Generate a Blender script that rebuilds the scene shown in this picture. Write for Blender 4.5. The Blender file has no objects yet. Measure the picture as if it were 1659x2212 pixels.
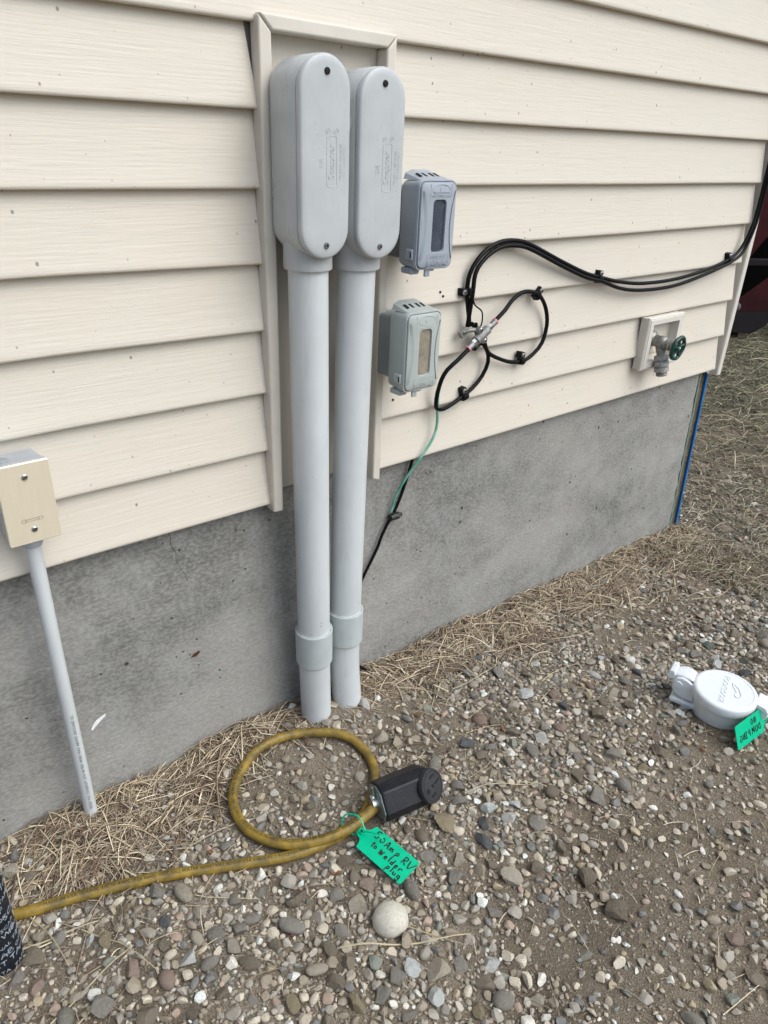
import bpy, bmesh, math, random
import numpy as np
from mathutils import Vector, Matrix, Quaternion, noise as mnoise

sc = bpy.context.scene
COL = sc.collection
rnd = random.Random(7)
RG = np.random.default_rng(11)

# ------------------------------------------------------------------ camera
cam_d = bpy.data.cameras.new('camera'); cam = bpy.data.objects.new('camera', cam_d); COL.objects.link(cam)
cam.location = (0.0, -1.1385, 1.2414)
cam.rotation_mode = 'XYZ'
cam.rotation_euler = (1.09935, -0.03907, -0.69262)
cam_d.sensor_fit = 'VERTICAL'; cam_d.sensor_height = 36.0; cam_d.sensor_width = 27.0
cam_d.lens = 36.0 * 1596.66 / 2212.0
cam_d.clip_start = 0.02; cam_d.clip_end = 1000.0
sc.camera = cam

# ------------------------------------------------------------------ sky, sun, exposure
SUN_EL = math.radians(50); SUN_DIR = Vector((0.42 * math.cos(SUN_EL), -0.9075 * math.cos(SUN_EL), math.sin(SUN_EL)))   # bright thin overcast in front of the wall
w = bpy.data.worlds.new('World'); sc.world = w; w.use_nodes = True
nt = w.node_tree; nt.nodes.clear()
sky = nt.nodes.new('ShaderNodeTexSky'); sky.sky_type = 'NISHITA'; sky.sun_disc = False
sky.sun_elevation = SUN_EL; sky.sun_rotation = math.atan2(SUN_DIR.x, SUN_DIR.y)
sky.air_density = 1.0; sky.dust_density = 5.0; sky.ozone_density = 1.0; sky.altitude = 300
bg = nt.nodes.new('ShaderNodeBackground'); bg.inputs['Strength'].default_value = 0.1
out = nt.nodes.new('ShaderNodeOutputWorld')
nt.links.new(sky.outputs[0], bg.inputs['Color']); nt.links.new(bg.outputs[0], out.inputs['Surface'])
sun_d = bpy.data.lights.new('sun', 'SUN'); sun_d.energy = 1.35; sun_d.angle = math.radians(65); sun_d.color = (1.0, 0.975, 0.94)
sun = bpy.data.objects.new('sun', sun_d); COL.objects.link(sun)
sun.rotation_mode = 'QUATERNION'; sun.rotation_quaternion = SUN_DIR.to_track_quat('Z', 'Y'); sun.location = (0, 0, 8)
sc.view_settings.view_transform = 'Standard'; sc.view_settings.look = 'None'
sc.view_settings.exposure = 0.76; sc.view_settings.gamma = 1.0; sc.view_settings.use_curve_mapping = False
sc.view_settings.use_white_balance = True; sc.view_settings.white_balance_temperature = 6030; sc.view_settings.white_balance_tint = 5
sc.render.engine = 'CYCLES'
sc.cycles.use_denoising = True
sc.cycles.use_adaptive_sampling = True; sc.cycles.adaptive_threshold = 0.025
sc.cycles.max_bounces = 6; sc.cycles.diffuse_bounces = 4; sc.cycles.glossy_bounces = 3; sc.cycles.transparent_max_bounces = 12
sc.cycles.sample_clamp_indirect = 6.0

# ------------------------------------------------------------------ materials
def mat(name, col, rough=0.6, metal=0.0, var=0.0, vscale=20.0, stretch=(1, 1, 1), bump=0.0, bscale=200.0, bstretch=(1, 1, 1), spec=0.5, col2=None, bdist=0.002):
    m = bpy.data.materials.new(name); m.use_nodes = True
    n = m.node_tree.nodes; l = m.node_tree.links
    b = n['Principled BSDF']
    b.inputs['Roughness'].default_value = rough; b.inputs['Metallic'].default_value = metal
    b.inputs['Specular IOR Level'].default_value = spec
    b.inputs['Base Color'].default_value = (*col, 1)
    tc = n.new('ShaderNodeTexCoord')
    m['_tc'] = tc.name
    if var > 0 or col2:
        mp = n.new('ShaderNodeMapping'); mp.inputs['Scale'].default_value = stretch
        l.new(tc.outputs['Object'], mp.inputs['Vector'])
        nz = n.new('ShaderNodeTexNoise'); nz.inputs['Scale'].default_value = vscale; nz.inputs['Detail'].default_value = 6; nz.inputs['Roughness'].default_value = 0.65
        l.new(mp.outputs[0], nz.inputs['Vector'])
        cr = n.new('ShaderNodeValToRGB')
        c2 = col2 if col2 else tuple(c * (1 - var) for c in col)
        cr.color_ramp.elements[0].position = 0.32; cr.color_ramp.elements[1].position = 0.68
        cr.color_ramp.elements[0].color = (*c2, 1); cr.color_ramp.elements[1].color = (*col, 1)
        l.new(nz.outputs['Fac'], cr.inputs['Fac']); l.new(cr.outputs['Color'], b.inputs['Base Color'])
    if bump > 0:
        mp2 = n.new('ShaderNodeMapping'); mp2.inputs['Scale'].default_value = bstretch
        l.new(tc.outputs['Object'], mp2.inputs['Vector'])
        nb = n.new('ShaderNodeTexNoise'); nb.inputs['Scale'].default_value = bscale; nb.inputs['Detail'].default_value = 4
        l.new(mp2.outputs[0], nb.inputs['Vector'])
        bp = n.new('ShaderNodeBump'); bp.inputs['Strength'].default_value = bump; bp.inputs['Distance'].default_value = bdist
        l.new(nb.outputs['Fac'], bp.inputs['Height']); l.new(bp.outputs[0], b.inputs['Normal'])
    return m

def nd(m, t): return m.node_tree.nodes.new(t)
def lk(m, a, b): m.node_tree.links.new(a, b)
def math_node(m, op, a, b=None, clamp=False):
    x = nd(m, 'ShaderNodeMath'); x.operation = op; x.use_clamp = clamp
    for i, v in enumerate((a, b)):
        if v is None: continue
        if isinstance(v, (int, float)): x.inputs[i].default_value = v
        else: lk(m, v, x.inputs[i])
    return x.outputs[0]
def mixc(m, fac, a, b, mode='MIX'):
    x = nd(m, 'ShaderNodeMix'); x.data_type = 'RGBA'; x.blend_type = mode
    if isinstance(fac, (int, float)): x.inputs[0].default_value = fac
    else: lk(m, fac, x.inputs[0])
    for i, v in ((6, a), (7, b)):
        if isinstance(v, tuple): x.inputs[i].default_value = (*v, 1)
        else: lk(m, v, x.inputs[i])
    return x.outputs[2]
def noise_out(m, vec, scale, detail=5, rough=0.6):
    x = nd(m, 'ShaderNodeTexNoise'); x.inputs['Scale'].default_value = scale; x.inputs['Detail'].default_value = detail; x.inputs['Roughness'].default_value = rough
    lk(m, vec, x.inputs['Vector']); return x.outputs['Fac']
def mapped(m, vec, scale, loc=(0, 0, 0)):
    x = nd(m, 'ShaderNodeMapping'); x.inputs['Scale'].default_value = scale; x.inputs['Location'].default_value = loc
    lk(m, vec, x.inputs['Vector']); return x.outputs[0]
def ramp(m, fac, p0, p1, c0=0.0, c1=1.0):
    x = nd(m, 'ShaderNodeMapRange'); x.inputs['From Min'].default_value = p0; x.inputs['From Max'].default_value = p1
    x.inputs['To Min'].default_value = c0; x.inputs['To Max'].default_value = c1
    lk(m, fac, x.inputs['Value']); return x.outputs[0]
def specks(m, vec, scale, radius, prob):
    """sparse round dots: 1 inside a dot"""
    v = nd(m, 'ShaderNodeTexVoronoi'); v.inputs['Scale'].default_value = scale; lk(m, vec, v.inputs['Vector'])
    sep = nd(m, 'ShaderNodeSeparateColor'); lk(m, v.outputs['Color'], sep.inputs[0])
    rad = math_node(m, 'MULTIPLY', sep.outputs[1], radius)
    ins = ramp(m, math_node(m, 'SUBTRACT', v.outputs['Distance'], rad), 0.0, -0.06)
    keep = math_node(m, 'LESS_THAN', sep.outputs[0], prob)
    return math_node(m, 'MULTIPLY', ins, keep, True)

def siding_mat(name, vertical=False, base=(0.625, 0.566, 0.476)):
    m = bpy.data.materials.new(name); m.use_nodes = True
    b = m.node_tree.nodes['Principled BSDF']; b.inputs['Roughness'].default_value = 0.5; b.inputs['Specular IOR Level'].default_value = 0.35
    tc = nd(m, 'ShaderNodeTexCoord').outputs['Object']
    st = (120, 60, 6) if vertical else (5, 60, 120)
    g1 = noise_out(m, mapped(m, tc, st), 2.2, 4, 0.6)
    g2 = noise_out(m, mapped(m, tc, tuple(s * 0.5 for s in st), (3, 1, 2)), 1.6, 3)
    big = noise_out(m, tc, 3.0, 4)
    c = mixc(m, ramp(m, g1, 0.3, 0.7), tuple(x * 0.95 for x in base), base)
    c = mixc(m, ramp(m, big, 0.35, 0.75, 0, 0.35), c, (0.61, 0.572, 0.508))
    dirt = noise_out(m, mapped(m, tc, (1, 1, 2.2)), 9.0, 8, 0.7)
    c = mixc(m, ramp(m, dirt, 0.60, 0.82, 0, 0.30), c, (0.50, 0.41, 0.30))
    sp = specks(m, mapped(m, tc, (1.0, 0.05, 0.8)), 50.0, 0.15, 0.26)
    c = mixc(m, math_node(m, 'MULTIPLY', sp, 0.75), c, (0.12, 0.11, 0.10))
    sp2 = specks(m, mapped(m, tc, (1.0, 0.05, 0.8), (5, 0, 3)), 95.0, 0.19, 0.18)
    c = mixc(m, math_node(m, 'MULTIPLY', sp2, 0.55), c, (0.16, 0.14, 0.12))
    lk(m, c, b.inputs['Base Color'])
    bp = nd(m, 'ShaderNodeBump'); bp.inputs['Strength'].default_value = 0.5; bp.inputs['Distance'].default_value = 0.0012
    lk(m, math_node(m, 'ADD', g1, math_node(m, 'MULTIPLY', g2, 0.6)), bp.inputs['Height'])
    lk(m, bp.outputs[0], b.inputs['Normal'])
    return m

def concrete_mat():
    m = bpy.data.materials.new('concrete'); m.use_nodes = True
    b = m.node_tree.nodes['Principled BSDF']; b.inputs['Roughness'].default_value = 0.9; b.inputs['Specular IOR Level'].default_value = 0.25
    tc = nd(m, 'ShaderNodeTexCoord').outputs['Object']
    big = noise_out(m, mapped(m, tc, (0.8, 1, 1.5), (0.35, 0, 0)), 2.0, 7, 0.68)
    mid = noise_out(m, tc, 14, 6, 0.7)
    fine = noise_out(m, mapped(m, tc, (0.6, 1, 1)), 170, 3, 0.6)
    c = mixc(m, ramp(m, big, 0.38, 0.60), (0.139, 0.134, 0.122), (0.283, 0.270, 0.244))
    c = mixc(m, ramp(m, mid, 0.42, 0.66, 0, 0.5), c, (0.335, 0.329, 0.310))
    c = mixc(m, ramp(m, fine, 0.42, 0.62, 0, 0.30), c, (0.454, 0.445, 0.419))
    c = mixc(m, ramp(m, noise_out(m, mapped(m, tc, (1, 1, 1), (4, 2, 9)), 95, 2), 0.58, 0.76, 0, 0.22), c, (0.085, 0.083, 0.077))
    h1 = specks(m, mapped(m, tc, (1, 0.02, 1)), 30, 0.16, 0.28)
    h2 = specks(m, mapped(m, tc, (1, 0.02, 1), (7, 0, 4)), 66, 0.20, 0.22)
    holes = math_node(m, 'MAXIMUM', h1, h2)
    c = mixc(m, math_node(m, 'MULTIPLY', holes, 0.85), c, (0.03, 0.03, 0.028))
    rust = ramp(m, noise_out(m, mapped(m, tc, (1, 1, 1.0), (2, 5, 1)), 5, 6, 0.7), 0.66, 0.8, 0, 0.35)
    c = mixc(m, rust, c, (0.20, 0.165, 0.12))
    lk(m, c, b.inputs['Base Color'])
    bp = nd(m, 'ShaderNodeBump'); bp.inputs['Strength'].default_value = 0.8; bp.inputs['Distance'].default_value = 0.002
    hh = math_node(m, 'SUBTRACT', math_node(m, 'ADD', fine, math_node(m, 'MULTIPLY', mid, 0.6)), math_node(m, 'MULTIPLY', holes, 1.2))
    lk(m, hh, bp.inputs['Height']); lk(m, bp.outputs[0], b.inputs['Normal'])
    return m

def dirt_mat():
    m = bpy.data.materials.new('dirt'); m.use_nodes = True
    b = m.node_tree.nodes['Principled BSDF']; b.inputs['Roughness'].default_value = 0.95; b.inputs['Specular IOR Level'].default_value = 0.2
    tc = nd(m, 'ShaderNodeTexCoord').outputs['Object']
    big = noise_out(m, tc, 4.0, 4); mid = noise_out(m, tc, 26, 6, 0.7); fine = noise_out(m, tc, 330, 3, 0.7)
    c = mixc(m, ramp(m, big, 0.38, 0.62), (0.220, 0.175, 0.123), (0.378, 0.315, 0.234))
    c = mixc(m, ramp(m, mid, 0.35, 0.7, 0, 0.6), c, (0.315, 0.260, 0.191))
    c = mixc(m, ramp(m, fine, 0.38, 0.66, 0, 0.65), c, (0.082, 0.066, 0.050))
    v = nd(m, 'ShaderNodeTexVoronoi'); v.inputs['Scale'].default_value = 260; lk(m, tc, v.inputs['Vector'])
    sep = nd(m, 'ShaderNodeSeparateColor'); lk(m, v.outputs['Color'], sep.inputs[0])
    grit = math_node(m, 'MULTIPLY', ramp(m, v.outputs['Distance'], 0.42, 0.25), math_node(m, 'LESS_THAN', sep.outputs[0], 0.32))
    gc = mixc(m, sep.outputs[1], (0.254, 0.206, 0.137), (0.661, 0.564, 0.412))
    c = mixc(m, grit, c, gc)
    # damp darker hollow in the wheel track
    g = nd(m, 'ShaderNodeVectorMath'); g.operation = 'DISTANCE'; lk(m, mapped(m, tc, (1, 1.6, 0), (0, 0, 0)), g.inputs[0]); g.inputs[1].default_value = (0.86, -0.76 * 1.6, 0)
    wet = math_node(m, 'MULTIPLY', ramp(m, math_node(m, 'ADD', g.outputs['Value'], math_node(m, 'MULTIPLY', mid, 0.25)), 0.42, 0.14), 0.5, True)
    c = mixc(m, wet, c, (0.060, 0.046, 0.033))
    lk(m, c, b.inputs['Base Color'])
    bp = nd(m, 'ShaderNodeBump'); bp.inputs['Strength'].default_value = 1.0; bp.inputs['Distance'].default_value = 0.007
    lk(m, math_node(m, 'ADD', math_node(m, 'ADD', fine, mid), math_node(m, 'MULTIPLY', grit, 0.8)), bp.inputs['Height'])
    lk(m, bp.outputs[0], b.inputs['Normal'])
    return m

def stone_mat():
    m = bpy.data.materials.new('stone_surface'); m.use_nodes = True
    b = m.node_tree.nodes['Principled BSDF']; b.inputs['Roughness'].default_value = 0.85; b.inputs['Specular IOR Level'].default_value = 0.3
    tc = nd(m, 'ShaderNodeTexCoord').outputs['Object']
    a = nd(m, 'ShaderNodeAttribute'); a.attribute_name = 'col'
    n1 = noise_out(m, tc, 120, 5, 0.7); n2 = noise_out(m, tc, 480, 3, 0.7)
    c = mixc(m, ramp(m, n1, 0.35, 0.7, 0, 0.35), a.outputs['Color'], (0.40, 0.355, 0.28))
    c = mixc(m, ramp(m, n2, 0.52, 0.66, 0, 0.4), c, (0.11, 0.095, 0.075))
    lk(m, c, b.inputs['Base Color'])
    bp = nd(m, 'ShaderNodeBump'); bp.inputs['Strength'].default_value = 0.6; bp.inputs['Distance'].default_value = 0.0012
    lk(m, math_node(m, 'ADD', n1, n2), bp.inputs['Height']); lk(m, bp.outputs[0], b.inputs['Normal'])
    return m
def stone_class_mat(name, c1, c2):
    m = bpy.data.materials.new(name); m.use_nodes = True
    b = m.node_tree.nodes['Principled BSDF']; b.inputs['Roughness'].default_value = 0.85; b.inputs['Specular IOR Level'].default_value = 0.3
    tc = nd(m, 'ShaderNodeTexCoord').outputs['Object']
    oi = nd(m, 'ShaderNodeObjectInfo')
    base = mixc(m, oi.outputs['Random'], c1, c2)
    n1 = noise_out(m, tc, 3.0, 5, 0.7); n2 = noise_out(m, tc, 13, 4, 0.75)
    c = mixc(m, ramp(m, n1, 0.35, 0.7, 0, 0.45), base, tuple(min(1, x * 1.35) for x in c2))
    c = mixc(m, ramp(m, n2, 0.52, 0.68, 0, 0.45), c, tuple(x * 0.45 for x in c1))
    lk(m, c, b.inputs['Base Color'])
    bp = nd(m, 'ShaderNodeBump'); bp.inputs['Strength'].default_value = 0.7; bp.inputs['Distance'].default_value = 0.08
    lk(m, math_node(m, 'ADD', n1, n2), bp.inputs['Height']); lk(m, bp.outputs[0], b.inputs['Normal'])
    return m
def attr_mat(name, rough=0.7, spec=0.3):
    m = bpy.data.materials.new(name); m.use_nodes = True
    b = m.node_tree.nodes['Principled BSDF']; b.inputs['Roughness'].default_value = rough; b.inputs['Specular IOR Level'].default_value = spec
    tc = nd(m, 'ShaderNodeTexCoord').outputs['Object']
    a = nd(m, 'ShaderNodeAttribute'); a.attribute_name = 'col'
    n1 = noise_out(m, tc, 160, 3)
    c = mixc(m, ramp(m, n1, 0.4, 0.7, 0, 0.4), a.outputs['Color'], (0.16, 0.12, 0.08))
    lk(m, c, b.inputs['Base Color']); return m
def pane_mat(name, tint, haze, dcol=None):
    m = bpy.data.materials.new(name); m.use_nodes = True
    n = m.node_tree.nodes; n.clear()
    o = nd(m, 'ShaderNodeOutputMaterial')
    tr = nd(m, 'ShaderNodeBsdfTransparent'); tr.inputs[0].default_value = (*tint, 1)
    df = nd(m, 'ShaderNodeBsdfDiffuse'); df.inputs[0].default_value = (*(dcol or [x * 0.45 for x in tint]), 1)
    tc = nd(m, 'ShaderNodeTexCoord').outputs['Object']
    gl = nd(m, 'ShaderNodeBsdfGlossy'); gl.inputs['Roughness'].default_value = 0.18
    m1 = nd(m, 'ShaderNodeMixShader'); lk(m, ramp(m, noise_out(m, tc, 40, 4), 0.3, 0.7, haze * 0.7, haze * 1.3), m1.inputs[0]); lk(m, tr.outputs[0], m1.inputs[1]); lk(m, df.outputs[0], m1.inputs[2])
    fr = nd(m, 'ShaderNodeFresnel'); fr.inputs[0].default_value = 1.45
    m2 = nd(m, 'ShaderNodeMixShader'); lk(m, fr.outputs[0], m2.inputs[0]); lk(m, m1.outputs[0], m2.inputs[1]); lk(m, gl.outputs[0], m2.inputs[2])
    lk(m, m2.outputs[0], o.inputs[0]); return m

M = {}
M['siding'] = siding_mat('cream_vinyl_siding')
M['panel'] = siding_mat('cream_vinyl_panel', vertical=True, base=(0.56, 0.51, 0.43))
M['trim'] = mat('cream_vinyl_trim', (0.635, 0.580, 0.500), 0.45, var=0.10, vscale=14, bump=0.12, bscale=90)
M['trimw'] = mat('pale_vinyl_trim', (0.66, 0.62, 0.55), 0.45, var=0.08, vscale=14)
M['wrap'] = mat('house_wrap', (0.45, 0.44, 0.42), 0.8, var=0.3, vscale=12)
M['unseen_roof'] = mat('roof_shingle', (0.10, 0.09, 0.08), 0.9, var=0.4, vscale=30)
M['concrete'] = concrete_mat()
M['crack'] = mat('crack_dark', (0.05, 0.05, 0.047), 0.95, var=0.5, vscale=60)
M['dirt'] = dirt_mat()
M['stone'] = stone_mat()
M['straw'] = attr_mat('straw', 0.65, 0.35)
M['pvc'] = mat('grey_pvc', (0.595, 0.615, 0.618), 0.38, var=0.13, vscale=9, bump=0.10, bscale=420, bdist=0.001, stretch=(1, 1, 0.5))
M['pvc_lb'] = mat('grey_pvc_moulded', (0.485, 0.50, 0.502), 0.30, var=0.12, vscale=16, bump=0.22, bscale=650, bdist=0.001)
M['pvc_coup'] = mat('grey_pvc_coupling', (0.47, 0.505, 0.50), 0.40, var=0.12, vscale=22, bump=0.1, bscale=300)
M['cement'] = mat('white_solvent_cement', (0.70, 0.72, 0.70), 0.5, var=0.25, vscale=60)
M['scuff'] = mat('dark_scuff', (0.20, 0.21, 0.22), 0.7, var=0.4, vscale=300)
M['boxg'] = mat('blue_grey_plastic', (0.345, 0.375, 0.42), 0.40, var=0.10, vscale=18, bump=0.12, bscale=600, bdist=0.001)
M['boxg2'] = mat('green_grey_plastic', (0.41, 0.44, 0.415), 0.40, var=0.10, vscale=18, bump=0.12, bscale=600, bdist=0.001)
M['backbox'] = mat('back_box_plastic', (0.17, 0.185, 0.195), 0.5, var=0.15, vscale=18)
M['backbox2'] = mat('back_box_plastic_pale', (0.30, 0.33, 0.335), 0.5, var=0.15, vscale=18)
M['pane'] = pane_mat('smoked_pane', (0.36, 0.43, 0.54), 0.50, (0.11, 0.13, 0.165))
M['pane2'] = pane_mat('lit_beige_pane', (0.92, 0.89, 0.82), 0.45, (0.56, 0.49, 0.38))  # beige haze in the pane stands in for light on the device inside
M['beige'] = mat('beige_device', (0.78, 0.68, 0.50), 0.5, var=0.15, vscale=30)
M['device'] = mat('grey_device', (0.20, 0.23, 0.28), 0.5, var=0.15, vscale=30)
M['steel'] = mat('zinc_steel', (0.58, 0.58, 0.56), 0.32, 1.0, var=0.25, vscale=120)
M['dullsteel'] = mat('dull_zinc', (0.34, 0.34, 0.33), 0.55, 0.8, var=0.4, vscale=70, bump=0.3, bscale=160)
M['pot'] = mat('cast_metal', (0.30, 0.295, 0.28), 0.6, 0.55, var=0.35, vscale=60, bump=0.4, bscale=150)
M['platesteel'] = mat('brushed_plate_reflection_tint', (0.95, 0.85, 0.66), 0.26, 0.45, var=0.05, vscale=14, stretch=(14, 1, 0.6), bump=0.08, bscale=60, bstretch=(14, 1, 0.5))  # cream base carries the warm reflection of sunlit ground in its colour
M['jbox'] = mat('grey_painted_box', (0.47, 0.49, 0.51), 0.38, var=0.22, vscale=28, bump=0.1, bscale=300)
M['etch'] = mat('etched_mark', (0.38, 0.33, 0.26), 0.6, 0.3, var=0.2, vscale=200)
M['blackscrew'] = mat('dark_screw', (0.045, 0.042, 0.04), 0.4, 0.6, var=0.3, vscale=300)
M['coax'] = mat('black_cable_jacket', (0.0032, 0.0032, 0.0036), 0.42, spec=0.16, var=0.5, vscale=40, bump=0.1, bscale=300)
M['coaxdusty'] = mat('dusty_black_jacket', (0.007, 0.007, 0.007), 0.55, spec=0.16, var=0.6, vscale=60)
M['clip'] = mat('black_clip_plastic', (0.004, 0.004, 0.0044), 0.5, spec=0.18, var=0.3, vscale=90)
M['pink'] = mat('pink_seal_ring', (0.60, 0.24, 0.28), 0.5, var=0.2, vscale=300)
M['green_wire'] = mat('green_wire_jacket', (0.045, 0.26, 0.17), 0.45, col2=(0.22, 0.42, 0.35), vscale=45)
M['spigot'] = mat('galvanised_brass', (0.36, 0.35, 0.325), 0.5, 0.75, var=0.35, vscale=90, bump=0.4, bscale=180)
M['spigot2'] = mat('scaled_metal', (0.48, 0.48, 0.46), 0.6, 0.5, col2=(0.25, 0.25, 0.24), vscale=120, bump=0.6, bscale=200)
M['greenwheel'] = mat('dark_green_enamel', (0.006, 0.055, 0.040), 0.35, var=0.4, vscale=60)
M['yellow'] = mat('dirty_yellow_rubber', (0.33, 0.215, 0.024), 0.52, col2=(0.085, 0.062, 0.018), vscale=32, stretch=(1, 1, 1), bump=0.25, bscale=160)
M['ink'] = mat('black_ink', (0.008, 0.008, 0.008), 0.6, var=0.2, vscale=300)
M['fadedink'] = mat('faded_ink', (0.035, 0.030, 0.018), 0.7, var=0.4, vscale=200)
M['plug'] = mat('black_rubber', (0.005, 0.006, 0.011), 0.42, spec=0.3, col2=(0.018, 0.018, 0.020), vscale=45, bump=0.2, bscale=350)
M['plugplate'] = mat('grey_clamp_plate', (0.30, 0.34, 0.34), 0.42, 0.5, var=0.2, vscale=80)
M['plugface'] = mat('dark_connector_face', (0.034, 0.034, 0.037), 0.6, spec=0.3, var=0.3, vscale=60)
M['slot'] = mat('slot_black', (0.003, 0.003, 0.003), 0.8, var=0.2, vscale=50)
M['tag'] = mat('green_plastic_tag', (0.008, 0.47, 0.24), 0.35, var=0.10, vscale=20, bump=0.08, bscale=120)
M['cap'] = mat('white_pvc_cap', (0.74, 0.77, 0.79), 0.4, col2=(0.68, 0.70, 0.70), vscale=34, bump=0.1, bscale=200)
M['tape'] = mat('black_pipe_tape', (0.005, 0.007, 0.012), 0.42, spec=0.3, col2=(0.018, 0.020, 0.024), vscale=30, bump=0.3, bscale=60)
M['tapeink'] = mat('grey_white_print', (0.42, 0.46, 0.52), 0.6, col2=(0.16, 0.18, 0.21), vscale=90)
M['bluestrip'] = mat('blue_film', (0.012, 0.145, 0.42), 0.45, var=0.2, vscale=20)
M['greenstrip'] = mat('green_board_edge', (0.14, 0.21, 0.165), 0.8, var=0.35, vscale=40)
M['foam'] = mat('brown_foam', (0.17, 0.105, 0.05), 0.9, col2=(0.05, 0.035, 0.022), vscale=38, bump=1.0, bscale=60, bdist=0.006)
M['whitepaint'] = mat('white_paint_dab', (0.80, 0.80, 0.78), 0.6, var=0.15, vscale=200)
M['rust'] = mat('rust_mark', (0.09, 0.03, 0.018), 0.9, var=0.5, vscale=200)
M['red'] = mat('worn_red_paint', (0.105, 0.016, 0.018), 0.55, spec=0.3, col2=(0.035, 0.010, 0.012), vscale=5, bump=0.2, bscale=40)
M['reddark'] = mat('dirty_red_steel', (0.032, 0.020, 0.022), 0.65, col2=(0.014, 0.014, 0.017), vscale=9, bump=0.3, bscale=40)
M['blacksteel'] = mat('black_steel', (0.004, 0.004, 0.0045), 0.7, spec=0.2, var=0.4, vscale=12)
M['chip'] = mat('bark_chip', (0.26, 0.115, 0.035), 0.8, col2=(0.10, 0.045, 0.02), vscale=120)

def grime(m, amt=0.5):
    b = m.node_tree.nodes['Principled BSDF']; src = b.inputs['Base Color'].links[0].from_socket
    tc = nd(m, 'ShaderNodeTexCoord').outputs['Object']
    st = noise_out(m, mapped(m, tc, (1.0, 1.0, 0.10)), 55, 5, 0.7); bl = noise_out(m, tc, 17, 7, 0.75)
    c = mixc(m, math_node(m, 'MULTIPLY', ramp(m, st, 0.54, 0.74, 0, amt), ramp(m, bl, 0.40, 0.66)), src, (0.27, 0.26, 0.235))
    sp = specks(m, mapped(m, tc, (1, 1, 0.6)), 75, 0.17, 0.10)
    c = mixc(m, math_node(m, 'MULTIPLY', sp, 0.6), c, (0.16, 0.155, 0.15))
    lk(m, c, b.inputs['Base Color'])
    rr = ramp(m, bl, 0.35, 0.7, b.inputs['Roughness'].default_value*0.85, b.inputs['Roughness'].default_value*1.35); lk(m, rr, b.inputs['Roughness'])
for k_ in ('pvc', 'pvc_coup', 'pvc_lb', 'cap', 'jbox', 'boxg', 'boxg2'): grime(M[k_], {'pvc': 0.55, 'pvc_coup': 0.4, 'cap': 0.3}.get(k_, 0.3))

# ------------------------------------------------------------------ mesh helpers
def V(*a): return Vector(a)
def basis(n, up=None):
    n = Vector(n).normalized()
    up = Vector(up) if up else (Vector((0, 0, 1)) if abs(n.z) < 0.9 else Vector((1, 0, 0)))
    u = up.cross(n).normalized(); v = n.cross(u).normalized()
    return u, v, n
def rrect(w, h, r, n=5):
    pts = []
    for cx, cy, a0 in ((w/2-r, h/2-r, 0), (-w/2+r, h/2-r, 90), (-w/2+r, -h/2+r, 180), (w/2-r, -h/2+r, 270)):
        for i in range(n + 1):
            a = math.radians(a0 + 90 * i / n); pts.append((cx + r*math.cos(a), cy + r*math.sin(a)))
    return pts
def stadium(w, h, n=16):
    r = w / 2; pts = []
    for cy, a0 in ((h/2-r, 0), (-h/2+r, 180)):
        for i in range(n + 1):
            a = math.radians(a0 + 180 * i / n); pts.append((r*math.cos(a), cy + r*math.sin(a)))
    return pts
def circle(r, n=24): return [(r*math.cos(2*math.pi*i/n), r*math.sin(2*math.pi*i/n)) for i in range(n)]
def spline(P, step=0.01, closed=False):
    P = [Vector(p) for p in P]; o = []
    n = len(P)
    for i in range(n - 1):
        p0 = P[i-1] if i > 0 else P[i]*2 - P[i+1]; p1 = P[i]; p2 = P[i+1]; p3 = P[i+2] if i+2 < n else P[i+1]*2 - P[i]
        k = max(2, int((p2-p1).length/step))
        for j in range(k):
            t = j/k
            o.append(0.5*((2*p1)+(-p0+p2)*t+(2*p0-5*p1+4*p2-p3)*t*t+(-p0+3*p1-3*p2+p3)*t**3))
    o.append(P[-1].copy()); return o

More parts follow.
